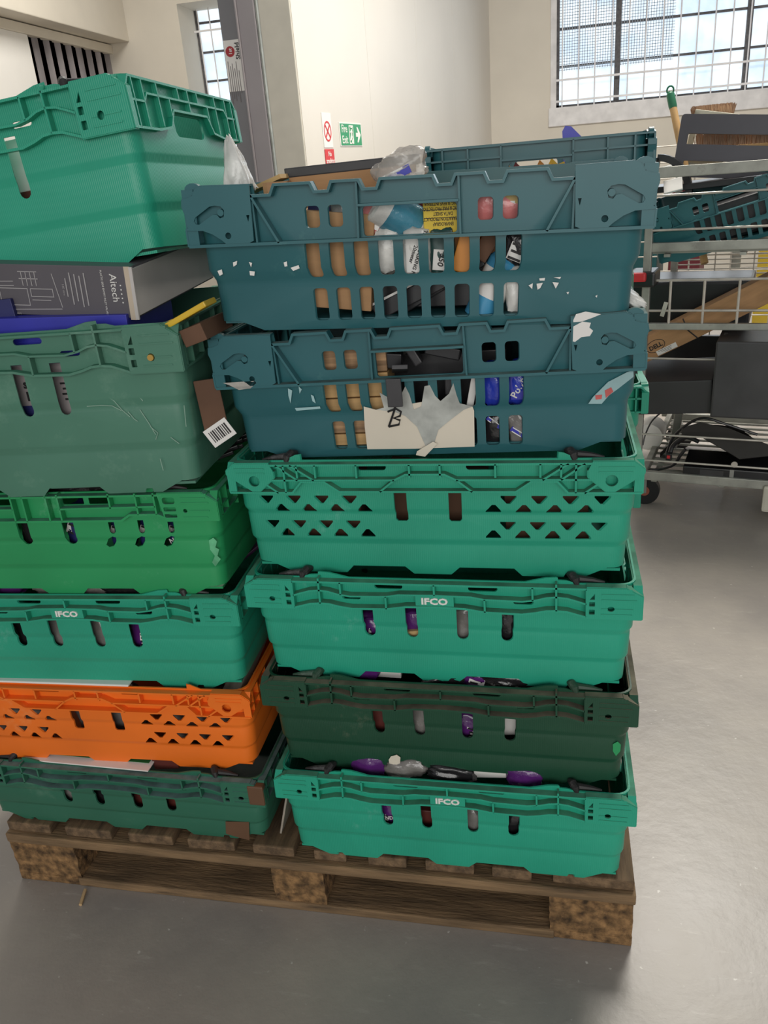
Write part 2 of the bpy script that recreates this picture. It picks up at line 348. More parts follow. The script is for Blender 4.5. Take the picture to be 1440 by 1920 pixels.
bm = bmesh.new(); prism(bm, [(hw*.42, -.012), (hw*.62, -.012), (hw*.52, -.045), (hw*.62, -.045), (hw*.88, 0), (hw*.62, .045), (hw*.52, .045), (hw*.62, .012), (hw*.42, .012)], fxz, -.0052, -.0058); link('arrow', bm, m_paper, g_, smooth=False)

# ------------------------------------------------------------------ pallet
m_wood = mat('weathered_pine', (122, 98, 70), rough=.8, var=.25, scale=6, stretch=(1, 8, 8), wear=(60, 48, 36), wearamt=.07, wscale=5, bump=.5, bscale=30)
m_woody = mat('weathered_deck_board', (112, 90, 66), rough=.8, var=.28, scale=6, stretch=(8, 1, 8), wear=(58, 46, 36), wearamt=.08, wscale=5, bump=.5, bscale=30)
m_chip = mat('pressed_chipboard_block', (126, 96, 62), rough=.9, var=.4, scale=55, wear=(64, 44, 26), wearamt=.1, wscale=70, bump=1, bscale=90)
PX, PY, PH = 1.2, 1.0, .144
pal = thing('pallet', 'wooden pallet with pressed chipboard blocks standing on the grey floor', 'pallet')
random.seed(3)
def rough_board(name, c, s, m, parent, j=.0015, cuts=6):
    bm = bmesh.new(); box(bm, c, s, bev=.003)
    for v in bm.verts:
        n = noise.noise_vector(v.co*9+Vector(c)*3); v.co += n*j
    return link(name, bm, m, parent, smooth=False)
DT = .022
xx = [(0, .1), (.128, .232), (.262, .36), (.385, .485), (.515, .6), (.632, .7), (.735, .81), (.838, .93), (.955, 1.03), (1.06, 1.2)]
for a, b in xx: rough_board('deck_board', ((a+b)/2, PY/2+.004, PH-DT/2), (b-a-.006, PY-.012, DT), m_woody, pal)
for y in (.05, PY/2, PY-.05): rough_board('stringer_board', (PX/2, y, PH-DT-.011), (PX, .1, .022), m_wood, pal)
for x in (.0725, PX/2, PX-.0725):
    for y in (.05, PY/2, PY-.05):
        bm = bmesh.new(); r = bmesh.ops.create_cube(bm, size=1, matrix=Matrix.Translation((x, y+.003, .018+.041)) @ Matrix.Diagonal((.14 if x != PX/2 else .1, .1, .082, 1)))
        bmesh.ops.subdivide_edges(bm, edges=bm.edges[:], cuts=9, use_grid_fill=True)
        for v in bm.verts: v.co += noise.noise_vector(v.co*60)*.0028
        link('block', bm, m_chip, pal, smooth=False)
for y in (.05, PY-.05): rough_board('base_board', (PX/2, y, .0095), (PX-.27, .1, .019), m_wood, pal)
for x in (.0725, PX-.0725): rough_board('base_board', (x, PY/2, .0095), (.14, PY-.004, .019), m_chip, pal)
rough_board('base_board', (PX/2, PY/2, .0095), (PX-.29, .09, .018), m_wood, pal)
bm = bmesh.new(); tube(bm, [(.155, -.012, .006), (.163, -.045, .003)], .0035, 5); tag(link('wood_splinter', bm, mat('fresh_splinter', (190, 160, 118), rough=.8)), 'small pale wood splinter on the floor at the pallet front edge', 'splinter')

# ------------------------------------------------------------------ crates
def lerp_profile(prof, z):
    for (z0, a0), (z1, a1) in zip(prof, prof[1:]):
        if z <= z1: return a0+(a1-a0)*(z-z0)/(z1-z0) if z1 > z0 else a1
    return prof[-1][1]
def mir(pts): return [(-x, z) for x, z in pts]
def FR(X=.3, Y=.2):
    return [lambda u, w_, d: Vector((u, -Y+d, w_)), lambda u, w_, d: Vector((X-d, u, w_)),
            lambda u, w_, d: Vector((-u, Y-d, w_)), lambda u, w_, d: Vector((-X+d, -u, w_))]
def body_mesh(bm, h, sa, sb, steps, holes_front, holes_side, topf=None, bott=None, r=.022, t=.0028, holes_back=None):
    """sa, sb: (top,bottom) half sizes; steps: (z, inset) offsets of the stepped wall"""
    def off(z): return lerp_profile(steps, z)
    def A(z): return sa[1]+(sa[0]-sa[1])*z/h-off(z)
    def B(z): return sb[1]+(sb[0]-sb[1])*z/h-off(z)
    a0, b0 = sa[0]-r, sb[0]-r; qa = PI*r/2; per = 4*a0+4*b0+4*qa
    # s: start at the middle of the back, counterclockwise seen from above -> back-left, left, front, right
    segs = [('back', a0), ('c', qa, 2), ('left', 2*b0), ('c', qa, 3), ('front', 2*a0), ('c', qa, 0), ('right', 2*b0), ('c', qa, 1), ('back2', a0)]
    def m(s, z, o):
        a, b = A(z)-o, B(z)-o; aa, bb = a-r, b-r; q = s
        for sg in segs:
            if q <= sg[1]+1e-9 or sg is segs[-1]:
                k = q/sg[1]; n = sg[0]
                if n == 'back': return Vector((-aa*k, b, z))
                if n == 'back2': return Vector((aa*(1-k), b, z))
                if n == 'left': return Vector((-a, bb-2*bb*k, z))
                if n == 'front': return Vector((-aa+2*aa*k, -b, z))
                if n == 'right': return Vector((a, -bb+2*bb*k, z))
                c = sg[2]; st = {2: (-aa, bb, 90), 3: (-aa, -bb, 180), 0: (aa, -bb, 270), 1: (aa, bb, 0)}[c]
                ang = math.radians(st[2]+90*k); return Vector((st[0]+r*math.cos(ang), st[1]+r*math.sin(ang), z))
            q -= sg[1]
    s_left = a0+qa+b0; s_front = a0+qa+2*b0+qa+a0; s_right = s_front+a0+qa+b0
    top = topf or (lambda u: 0); bot = bott or (lambda u: 0)
    # outline
    def ubr(f): return f.xs if hasattr(f, 'xs') else []
    topp = [(0, h)]; botp = [(0, 0)]
    for x, z in (topf or []): topp.append((s_front+x, h+z))
    for x, z in (bott or []): botp.append((s_front+x, z))
    topp.append((per, h)); botp.append((per, 0))
    outer = botp+topp[::-1]
    holes = [[(s_front+x, z) for x, z in q] for q in holes_front]
    for q in holes_side: holes += [[(s_right+x, z) for x, z in q], [(s_left+x, z) for x, z in q]]
    zs = [z for z, _ in steps if .02 < z < h-.001]
    lines = [[(-.01, z), (per+.01, z)] for z in zs]
    q = 0
    for sg in segs:
        if sg[0] == 'c':
            for k in range(6): lines.append([(q+sg[1]*k/5, -.01), (q+sg[1]*k/5, h+.02)])
        q += sg[1]
    # clip: points outside the outline are dropped by the centroid test
    sheet(bm, outer, holes, lines, lambda s, z: m(min(max(s, 0), per), z, 0), lambda s, z: m(min(max(s, 0), per), z, t))
    # base plate
    a, b = A(0)-.004, B(0)-.004
    box(bm, (0, 0, .012), (2*a, 2*b, .004))
def sym(pts): return pts+[(-x, z) for x, z in pts[::-1] if x != 0] if pts[0][0] == 0 else pts
def wave_out(half): return [(-x, z) for x, z in reversed(half) if x > 0]+list(half)

def crate_ifco(h=.190, slots=((.04, .018), (.109, .018)), slen=.047, style='wave', notch=True, zs=.815):
    """returns (body bm, rim bm)"""
    b = bmesh.new(); H = h; T = H
    hf = []
    if style == 'wave':
        for x, w_ in slots:
            for s in (-1, 1): hf.append(slot(s*x, H-.046, H-.058-slen, w_))
        for s in (-1, 1):
            hf.append(rrect(s*.072, H-.0135, .044, .009, .0045)); hf.append(rrect(s*.132, H-.034, .030, .008, .004))
    elif style == 'tri':
        for s in (-1, 1):
            hf.append([(s*.031, H-.046), (s*.050, H-.046), (s*.050, H-.095), (s*.047, H-.098), (s*.034, H-.098), (s*.031, H-.095)])
            hf.append(rrect(s*.08, H-.0115, .044, .010, .005))
            for k in range(4):
                x = .096+k*.0435
                for dz in (0, -.042):
                    hf.append(tri(s*x, H-.0765+dz, .0225, .0125, True)); hf.append(tri(s*(x+.0215), H-.0625+dz, .0225, .0125, False))
    elif style == 'slotted':
        for s in (-1, 1):
            hf.append(slot(s*.04, H-.046, H-.092, .02))
            hf.append(rrect(s*.059, H-.013, .036, .017, .002)); hf.append(rrect(s*.104, H-.013, .036, .017, .002))
            for x in (.115, .165, .215):
                hf.append(slot(s*x, H-.05, H-.073, .010)); hf.append([(s*(x+px-.006), H+pz) for px, pz in ((-.011, -.094), (-.006, -.098), (.002, -.096), (.008, -.088), (.009, -.080), (.003, -.078), (-.005, -.083))])
    hs = [rrect(0, H-.056, .105, .030, .011)]
    bump = .0075
    tf = wave_out([(0, 0), (.135, 0), (.150, bump*.5), (.165, bump), (.181, bump*1.15), (.1815, bump*.55), (.195, bump*.5), (.208, 0), (.262, 0)]) if style != 'tri' else wave_out([(0, 0), (.160, 0), (.186, 0), (.1865, bump*1.2), (.193, bump*1.1), (.203, bump*.5), (.212, 0), (.262, 0)])
    bt = wave_out([(0, .0), (.030, 0), (.044, .0135), (.128, .0135), (.142, 0), (.205, 0), (.207, .007), (.217, .007), (.219, 0), (.234, 0), (.268, .018)]) if notch else []
    st = [(0, .0105), (.006, .0088), (.25*H, .0072), (.265*H, .0076), (.28*H, .0074), (.315*H, .0042), (.33*H, .0036), (.52*H, .0030), (.535*H, .0036), (.55*H, .0034), (.585*H, .0004), (.60*H, 0), (H, .0)]
    body_mesh(b, H, (.2925, .290), (.1875, .1875), st, hf, hs, tf, bt)
    # rim
    rm = bmesh.new(); F = FR(); dI = .0125; RL = .061 if style == 'wave' else .048
    tw = .0028; ZS = zs if style == 'wave' else 1.0
    def fh(z): return H+z
    for fi in (0, 2):
        f = F[fi]
        def R(pts, t=tw, d1=dI, d0=0): rib(rm, [(x, H+z*ZS) for x, z in pts], f, d0, d1, t)
        R([(-.285, -.004), (.285, -.004)], .0032)
        if style == 'wave':
            R(wave_out([(0, -.0255), (.055, -.0265), (.075, -.031), (.13, -.0325), (.15, -.029), (.165, -.0235), (.179, -.0215), (.195, -.0235), (.21, -.029), (.222, -.034)]))
            R(wave_out([(0, -.050), (.045, -.0515), (.075, -.0575), (.13, -.059), (.15, -.055), (.165, -.0505), (.179, -.0495), (.195, -.051), (.222, -.0605), (.298, -.0605)]), .0034)
            for x, a, c in ((0, -.004, -.0255), (.145, -.004, -.030), (.179, .004, -.050), (.075, -.031, -.0575), (.222, -.004, -.060)):
                for s in ((-1, 1) if x else (1,)): R([(s*x, a), (s*x*1.003, c)])
            plate = [(.222, -.001), (.277, -.001), (.300, -.016), (.300, -.0625), (.222, -.0625)]
            hl = [[(.2265, -.024), (.2335, -.024), (.2335, -.012)], rrect(.230, -.033, .008, .009, .001), rrect(.230, -.049, .008, .010, .001), circ(.2565, -.042, .0052, 14)]
            lines_ = ((.243, .288, -.013), (.243, .292, -.024), (.243, .252, -.042), (.262, .287, -.042), (.243, .286, -.053))
        elif style == 'tri':
            R([(-.298, -.047), (-.222, -.047)], .003); R([(.298, -.047), (.222, -.047)], .003)
            R(wave_out([(0, -.0455), (.128, -.0455), (.150, -.030), (.185, -.030), (.2, -.047), (.222, -.047), (.245, -.030)]))
            R(wave_out([(0, -.019), (.028, -.019), (.045, -.0275), (.19, -.0275)]))
            for s in (-1, 1):
                R([(s*.045, -.0275), (s*.067, -.0455)]); R([(s*.165, -.0275), (s*.2, -.004)]); R([(s*.19, -.0275), (s*.222, -.004)]); R([(s*.19, -.0275), (s*.25, -.0275)]); R([(s*.21, -.004), (s*.21, -.047)])
                for x in (.022, .1, .162, .19): R([(s*x, -.004), (s*x, -.024)])
            plate = [(.232, -.001), (.286, -.001), (.300, -.012), (.300, -.0185), (.262, -.0445), (.250, -.0445), (.226, -.0235), (.226, -.014)]
            hl = [circ(.2575, -.0285, .0085, 16)]
            lines_ = ((.24, .287, -.009), (.24, .285, -.016))
        else:
            R(wave_out([(0, -.0455), (.14, -.0455), (.155, -.036), (.2, -.036), (.222, -.0455), (.298, -.0455)]), .0034)
            R(wave_out([(.04, -.0245), (.14, -.0245), (.152, -.0205), (.215, -.0205)])[8:] if False else [(.04, -.0245), (.2, -.0225)]); R([(-.04, -.0245), (-.2, -.0225)])
            for x, c in ((.02, -.0455), (.04, -.0455), (.126, -.0245), (.17, -.036), (.2, -.036)):
                for s in (-1, 1): R([(s*x, .0), (s*x, c)])
            plate = [(.206, -.001), (.277, -.001), (.300, -.016), (.300, -.047), (.213, -.047)]
            hl = [rrect(.2235, -.013, .02, .011, .004), rrect(.2235, -.027, .02, .007, .002), rrect(.2235, -.038, .02, .006, .001), circ(.248, -.030, .0035, 10)]
            lines_ = ((.243, .283, -.009), (.243, .287, -.017), (.255, .287, -.03), (.243, .283, -.041))
        for s in (-1, 1):
            P_ = [(s*x, H+z*ZS) for x, z in plate]; hh_ = [[(s*x, H+z*ZS) for x, z in q] for q in hl]
            prism(rm, P_, f, -.0002, .0028, holes=hh_)
            for a, c, z in lines_: rib(rm, [(s*a, H+z*ZS), (s*c, H+z*ZS)], f, -.0012, .001, .002)
            # ribs that tie the corner plate to the wall
            for i in range(len(P_)-1):
                rib(rm, [P_[i], P_[i+1]], f, .001, dI, .0026)
    # short sides
    sl = -.0605 if style == 'wave' else -.0465
    for fi in (1, 3):
        f = F[fi]
        def R(pts, t=tw): rib(rm, [(x, H+z*ZS) for x, z in pts], f, 0, dI, t)
        R([(-.1985, -.018), (-.186, -.004), (.186, -.004), (.1985, -.018)], .0032)
        R(wave_out([(0, -.034), (.062, -.034), (.08, sl*.92), (.12, sl), (.198, sl)]), .0032)
        R(wave_out([(0, -.020), (.14, -.020), (.15, -.03), (.198, -.03)]))
        for x, a, c in ((0, -.004, -.034), (.035, -.004, -.02), (.105, -.004, -.056), (.15, -.004, sl), (.178, -.004, sl), (.197, -.014, sl), (.07, -.02, -.042)):
            for s in ((-1, 1) if x else (1,)): R([(s*x, a), (s*x, c)])
    return b, rm
def crate_teal(h=.190):
    b = bmesh.new(); H = h; hf = []
    for k in range(9):
        x = (k-4)*.0332
        hf.append(rrect(x, H-.0965, .0205, .046, .005)); hf.append(rrect(x+.0005, H-.156, .0205, .043, .005))
    for s in (-1, 1):
        for x in (.097, .128): hf.append(rrect(s*x, H-.043, .0195, .027, .005))
    hf.append(rrect(0, H-.0515, .122, .036, .004))
    hs = [rrect(0, H-.047, .10, .030, .008)]
    tf = []
    dip = lambda c: [(c-.014, 0), (c-.009, -.011), (c+.009, -.011), (c+.014, 0)]
    half = [(0, 0)]+dip(.047)+dip(.110)+[(.172, 0), (.178, -.012), (.206, -.012), (.207, 0), (.255, 0)]
    tf = wave_out(half)
    bt = wave_out([(0, 0), (.10, 0), (.225, 0), (.258, .014)])
    st = [(0, .010), (.008, .0075), (.33*H, .0065), (.36*H, .0060), (.44*H, .0), (H, .0)]
    body_mesh(b, H, (.289, .286), (.186, .184), st, hf, hs, tf, bt, r=.02)
    rm = bmesh.new(); F = FR(); dI = .0142
    for fi in (0, 2):
        f = F[fi]
        def R(pts, t=.0026, d0=.004): rib(rm, [(x, H+z) for x, z in pts], f, d0, dI, t)
        R([(-.298, -.0725), (.298, -.0725)], .0038, .0)
        R([(x, z-.0015) for x, z in half if x <= .206 and x >= 0] and [(x, z-.0015) for x, z in wave_out(half) if abs(x) <= .2065], .0034, .0)
        for s in (-1, 1):
            R([(s*.0645, -.002), (s*.066, -.072)]); R([(s*.205, -.012), (s*.172, -.072)], .003, .0); R([(s*.204, -.02), (s*.203, -.075)])
        R([(-.0645, -.031), (.0645, -.031)], .003, .0)
        for s in (-1, 1):
            outl = [(.204, 0), (.272, .0015), (.279, -.0015), (.284, -.0095), (.291, -.012), (.299, -.013), (.3005, -.022), (.297, -.033), (.296, -.049), (.2995, -.0505), (.299, -.052), (.275, -.053), (.262, -.058), (.25, -.066), (.245, -.0705), (.212, -.0705), (.206, -.068)]
            zig = [(.242, -.029), (.246, -.024), (.2545, -.0225), (.262, -.0235), (.2835, -.036), (.286, -.0405), (.2835, -.0445), (.279, -.045), (.2585, -.0335), (.2525, -.034), (.249, -.0385), (.2435, -.037)]
            hl = [zig, circ(.2405, -.0605, .0042, 12), [(.208, -.036), (.2125, -.036), (.2105, -.0445)]]
            prism(rm, [(s*x, H+z) for x, z in outl], f, -.0006, .0024, holes=[[(s*x, H+z) for x, z in q] for q in hl])
            P_ = [(s*x, H+z) for x, z in outl]
            for i in range(len(P_)-8): rib(rm, [P_[i], P_[i+1]], f, .001, dI, .0024)
            rib(rm, [(s*.2995, H-.052), (s*.2990, H-.0725)], f, .001, dI, .0024)
            prism(rm, [(s*.235, H-.018), (s*.295, H-.018), (s*.295, H-.052), (s*.235, H-.052)], f, .0095, .012)
            # round lug at the outer top and the pin inside the zig-zag slot
            zz = [(.284+.009*math.cos(a)*1.25, H-.002+.008*math.sin(a)) for a in [2*PI*k/14 for k in range(14)]]
            prism(rm, [(s*x, z) for x, z in zz], f, .004, .012)
            pc = (.247, H-.0315)
            tube(rm, [f(s*pc[0], pc[1], .010), f(s*pc[0], pc[1], -.0018)], [.0048, .0044], 12)
    for fi in (1, 3):
        f = F[fi]
        def R(pts, t=.003): rib(rm, [(x, H+z) for x, z in pts], f, .001, dI+.003, t)
        R([(-.198, -.003), (.198, -.003)]); R([(-.198, -.0725), (.198, -.0725)], .0036); R([(-.19, -.022), (-.06, -.022)]); R([(.19, -.022), (.06, -.022)]); R([(-.062, -.028), (.062, -.028)]); R([(-.062, -.066), (.062, -.066)])
        for x in (.062, .12, .165, .197):
            for s in (-1, 1): R([(s*x, -.003), (s*x, -.0725)])
    return b, rm
def bale_arm_mesh(h, x=.203):
    bm = bmesh.new()
    tube(bm, [(x, -.178, h+.000), (x, -.150, h+.004), (x, .150, h+.004), (x, .178, h+.000)], .0048, 8)
    for s in (-1, 1):
        tube(bm, [(x+.006, s*.186, h-.003), (x+.004, s*.184, h+.003), (x-.001, s*.176, h+.0065), (x-.006, s*.168, h+.005)], [.004, .0065, .0068, .004], 10)
        tube(bm, [(x+.004, s*.178, h+.003), (x+.028, s*.178, h+.001), (x+.045, s*.178, h-.002)], [.006, .0042, .002], 8)
    return bm
PROTO = {}
def crate(kind, name_mat, label, loc, rot=(0, 0, 0), group=None, arms='black_arm', logo=False, dust=None, **kw):
    """loc = middle of the front edge of the rim; rot = Euler angles about it"""
    key = (kind, tuple(sorted(kw.items())))
    m = MC[name_mat]
    if key not in PROTO:
        b, r = crate_teal(**kw) if kind == 'teal' else crate_ifco(style=kind, **kw)
        h = kw.get('h', .19)
        bo = link('body', b, m, ang=28); ro = link('rim', r, m, ang=28)
        PROTO[key] = (bo.data, ro.data, h); bpy.data.objects.remove(bo); bpy.data.objects.remove(ro)
    bd, rd, h = PROTO[key]
    t = thing('plastic_crate', label, 'crate', group=group)
    M = Matrix.Translation(loc) @ (Matrix.Rotation(rot[2], 4, 'Z') @ Matrix.Rotation(rot[0], 4, 'X') @ Matrix.Rotation(rot[1], 4, 'Y')) @ Matrix.Translation((0, .2, -h))
    t.matrix_world = M; t['h'] = h
    for n, d in (('body', bd), ('rim', rd)):
        d = d.copy(); d.materials.clear(); d.materials.append(m)
        if dust and n == 'rim':
            d.materials.append(MC[dust])
            for p in d.polygons:
                if p.normal.z > .75: p.material_index = 1
        o = bpy.data.objects.new(n, d); C.objects.link(o); o.parent = t
    if arms:
        for s in (-1, 1):
            bm = bale_arm_mesh(h, .203 if kind != 'teal' else .23)
            if s < 0:
                for v in bm.verts: v.co.x *= -1
            link('bale_arm', bm, MC[arms], t)
    if logo:
        text('logo', 'IFCO', MC['logo_white'], t, (0, -.1995, h-.0312), (PI/2, 0, 0), .0145, .0012, sx=1.25, bold=.035)
        bm = bmesh.new(); box(bm, (0, -.1935, h-.0312), (.058, .0105, .0165)); 
        link('logo_plate', bm, m, t, smooth=False)
    return t
plastic('crate_green', (42, 162, 132), amt=-.04, ridge=.35)
plastic('crate_green_b', (44, 158, 128), amt=-.03, ridge=.35)
plastic('crate_green_c', (44, 150, 92), amt=.01)
plastic('crate_dark_green', (32, 74, 54), amt=-.03, wear=(100, 110, 92), ridge=.3)
plastic('crate_worn_green', (78, 126, 106), amt=.05, wear=(110, 150, 130))
plastic('crate_low_green', (48, 106, 84), amt=.02, wear=(90, 130, 110))
plastic('crate_teal', (46, 100, 106), amt=-.03, wear=(80, 130, 128))
plastic('crate_orange', (240, 118, 36), amt=.0, wear=(240, 150, 90))
plastic('black_arm', (40, 38, 38), amt=.0, rough=.5)
plastic('green_arm', (48, 72, 56), amt=.0, rough=.5)
mat('dust_brown', (104, 98, 82), rough=.9, var=.2, scale=30); mat('dust_green', (72, 138, 112), rough=.85, var=.15, scale=30); mat('dust_teal', (92, 118, 116), rough=.85, var=.2, scale=30)
mat('logo_white', (232, 232, 226), rough=.5, var=.02)
CR_ = {}
CR_['R6'] = crate('wave', 'crate_green', 'bright green crate with white logo, bottom of the right front stack on the pallet', (.891, -.010, .3345), (-.03, 0, 0), logo=True, dust='dust_green')
CR_['R5'] = crate('wave', 'crate_dark_green', 'very dark green crate with dusty rim, second from the bottom of the right front stack', (.887, .004, .517), (0, .002, 0), arms='green_arm', dust='dust_brown')
CR_['R4'] = crate('wave', 'crate_green', 'bright green crate with white logo, fourth from the top of the right front stack', (.8855, .010, .7015), (0, .003, 0), logo=True, dust='dust_green')
CR_['R3'] = crate('tri', 'crate_green_b', 'bright green crate pierced with rows of triangular holes in the right front stack', (.880, .022, .889), (0, 0, 0), dust='dust_green')
CR_['R2'] = crate('teal', 'crate_teal', 'dark teal crate with a torn paper label marked B on its front', (.876, .036, 1.077), (0, -.018, 0), arms=None, dust='dust_teal')
CR_['R1'] = crate('teal', 'crate_teal', 'dark teal crate on top of the right front stack, filled with boxes and film', (.879, .022, 1.264), (0, .020, 0), arms=None)
CR_['L6'] = crate('wave', 'crate_low_green', 'scuffed shallow dark green crate with brown tape, bottom of the left stack', (.262, .0, .298), (-.01, .0, 0), logo=False, h=.153, slen=.035, dust='dust_teal')
CR_['L5'] = crate('tri', 'crate_orange', 'orange crate with triangular holes in the left stack', (.258, .005, .477), (0, 0, .03), h=.18, arms=None)
CR_['L4'] = crate('wave', 'crate_green_b', 'green crate with white logo above the orange crate', (.262, .005, .660), (0, 0, .05), logo=True, dust='dust_green')
CR_['L3'] = crate('slotted', 'crate_green_c', 'grass green crate with small broken slots in the left stack', (.260, .0, .846), (0, 0, .05), dust='dust_green')
CR_['L2'] = crate('wave', 'crate_worn_green', 'deep scratched grey-green crate with a rounded rim under the dark grey printed box', (.256, -.03, 1.100), (0, -.01, .07), h=.253, slen=.066, slots=((.045, .017), (.105, .017)), zs=1.05, arms=None, dust='dust_green')
CR_['L1'] = crate('wave', 'crate_green_b', 'deep bright green crate tilted on top of the left stack', (.2136, .05, 1.390), (-.03, -.09, 0), h=.236, slen=.068, slots=((.045, .018), (.107, .018)), zs=1.1)
def blocal(c, u, v, yl):
    """point of the crate's own frame where the line of sight meets the plane y = yl"""
    M = c.matrix_world.inverted(); o = M @ CAMP; d = (M.to_3x3() @ ray(u, v)); return o+d*((yl-o.y)/d.y)

# ------------------------------------------------------------------ back row of crates on the pallet (short sides to the front)
BK = {}
def back(key, kind, m, label, x, y, z, **kw):
    c = crate(kind, m, label, (0, 0, 0), **kw)
    h = c['h']; c.matrix_world = Matrix.Translation((x, y, z-h)) @ Matrix.Rotation(-PI/2+.02, 4, 'Z'); BK[key] = c; return c
back('B6', 'wave', 'crate_green', 'bright green crate at the bottom of the rear right stack on the pallet', 1.00, .72, .3345)
back('B5', 'wave', 'crate_green_b', 'bright green crate second from the bottom of the rear right stack', 1.01, .725, .517)
back('B4', 'wave', 'crate_green', 'bright green crate third from the bottom of the rear right stack', 1.015, .72, .7015)
back('B3', 'wave', 'crate_green_b', 'bright green rear crate whose rim pokes out beside the torn label crate', 1.02, .72, .886)
back('B2', 'wave', 'crate_worn_green', 'grey-green crate under the uppermost crate of the rear right stack', 0.985, .72, 1.09)
back('B1', 'teal', 'crate_teal', 'dark teal crate with bright top edge, uppermost of the rear right stack', 1.022, .82, 1.300, arms=None)

for i, (z, kd, m, d_) in enumerate(((.334, 'wave', 'crate_dark_green', 'lowest'), (.517, 'wave', 'crate_low_green', 'second lowest'), (.70, 'wave', 'crate_worn_green', 'middle'), (.884, 'wave', 'crate_dark_green', 'second highest'), (1.067, 'wave', 'crate_low_green', 'highest'))):
    back('M%d' % i, kd, m, 'dark green crate in the rear middle stack glimpsed in the central gap, %s one' % d_, .60, .74, z)

# ------------------------------------------------------------------ things in the crates
m_card = mat('brown_cardboard', (176, 136, 96), rough=.8, var=.06, scale=10, stretch=(1, 1, 6))
m_card2 = mat('dark_cardboard', (98, 70, 52), rough=.8, var=.12, scale=10)
m_card3 = mat('tan_cardboard', (196, 164, 112), rough=.8, var=.05)
m_navy = mat('navy_print', (34, 38, 92), rough=.5, var=.1)
m_blue = mat('blue_print', (48, 52, 168), rough=.4, var=.08)
m_bluefilm = film('blue_film', (40, 58, 170))
m_purple = film('purple_print_film', (84, 36, 104))
m_blackfilm = film('black_film', (34, 32, 34))
m_grayfilm = film('clear_grey_film', (120, 116, 112))
m_whitefilm = film('milky_white_film', (214, 212, 206), rough=.3)
m_pinkfilm = film('pink_film', (206, 120, 118), rough=.25)
m_clear = film('clear_film', (196, 190, 182), rough=.15, alpha=.55)
m_darkplastic = mat('black_plastic', (30, 30, 33), rough=.35, var=.12, scale=14)
m_dark2 = mat('charcoal_plastic', (56, 55, 57), rough=.45, var=.12, scale=10)
m_orange = mat('orange_print', (206, 132, 44), rough=.45, var=.06)
m_maroon = mat('maroon_print', (112, 42, 52), rough=.5, var=.08)
m_brownred = mat('brown_red_print', (92, 44, 38), rough=.45, var=.2)
m_yellow = mat('yellow_label', (222, 190, 62), rough=.6, var=.04)
m_yellowp = mat('yellow_plastic', (214, 176, 50), rough=.4, var=.06)
m_bwood = mat('pale_wood', (196, 158, 106), rough=.7, var=.12, scale=6, stretch=(1, 6, 10))
m_bwood2 = mat('grainy_wood', (166, 132, 98), rough=.75, var=.25, scale=10, stretch=(1, 10, 14))
m_tealfilm = film('teal_film', (70, 130, 150))
m_cyan = mat('sky_blue_plastic', (70, 150, 190), rough=.35, var=.06)
m_greywood = mat('grey_plank', (150, 140, 128), rough=.7, var=.2, scale=8, stretch=(6, 1, 1))
def wm(c, x, y, z, rx=0, ry=0, rz=0):
    return c.matrix_world @ Matrix.Translation((x, y, z)) @ Matrix.Rotation(rz, 4, 'Z') @ Matrix.Rotation(ry, 4, 'Y') @ Matrix.Rotation(rx, 4, 'X')
def carton(name, label, cat, M, s, m, bev=.0015, group=None):
    t = thing(name, label, cat, group=group); t.matrix_world = M
    bm = bmesh.new(); box(bm, (0, 0, 0), s, bev=bev)
    tl = link('carton_body', bm, m, t, smooth=False); return t
def solo(name, label, cat, M, s, m, bev=.0015, group=None):
    bm = bmesh.new(); box(bm, (0, 0, 0), s, bev=bev); o = link(name, bm, m, smooth=False); o.matrix_world = M; return tag(o, label, cat, group)
def bag_bm(s, seed=0, cuts=9, wr=.10, pw=.55):
    bm = bmesh.new(); bmesh.ops.create_cube(bm, size=2)
    bmesh.ops.subdivide_edges(bm, edges=bm.edges[:], cuts=cuts, use_grid_fill=True)
    for v in bm.verts:
        p = v.co.copy(); n = p.normalized(); q = p.lerp(n*1.15, pw)
        w_ = noise.noise(q*1.6+Vector((seed*3.7, 1, 2)))*wr*1.2+abs(noise.noise(q*4.5+Vector((seed*1.7, 5, 1))))*wr
        q = q*(1+w_); v.co = Vector((q.x*s[0]/2, q.y*s[1]/2, q.z*s[2]/2))
    return bm
def bag(name, label, cat, M, s, m, seed=0, labelmat=None, lab=None, group=None, wr=.12, pw=.55, txt=None, txtm=None, tsize=.01, trot=0):
    bm = bag_bm(s, seed, wr=wr, pw=pw); o = link(name, bm, m, ang=50); o.matrix_world = M; tag(o, label, cat, group)
    if labelmat:
        lx, lz, lw, lh, lr = lab or (0, 0, s[0]*.6, s[2]*.5, 0)
        b2 = bmesh.new(); y = -s[1]*.5*1.06
        box(b2, (lx, y, lz), (lw, .0012, lh), Matrix.Rotation(lr, 3, 'Y')); lo = link('printed_label', b2, labelmat, o, smooth=False)
        if txt: text('label_text', txt, txtm or m_black, lo, (lx, y-.0012, lz), (PI/2, trot, 0), tsize, .0003, bold=.02)
        else:
            b3 = bmesh.new(); R_ = Matrix.Rotation(lr, 3, 'Y'); n_ = max(2, int(lh/.006))
            for k in range(n_):
                w2 = lw*(.75, .5, .65, .4)[k % 4]; box(b3, Vector((lx, y-.0009, lz))+R_ @ Vector((-(lw-w2)*.3, 0, lh*(.4-.8*k/(n_-1 or 1)))), (w2, .0005, lh/n_*.42), R_)
            link('printed_lines', b3, txtm or m_black if labelmat is m_paper else m_paper, lo, smooth=False)
    return o
c = CR_['R1']
carton('cardboard_box', 'plain brown cardboard box seen through the left slots of the top teal crate', 'box', wm(c, -.108, -.105, .088, ry=.10), (.105, .12, .125), m_card)
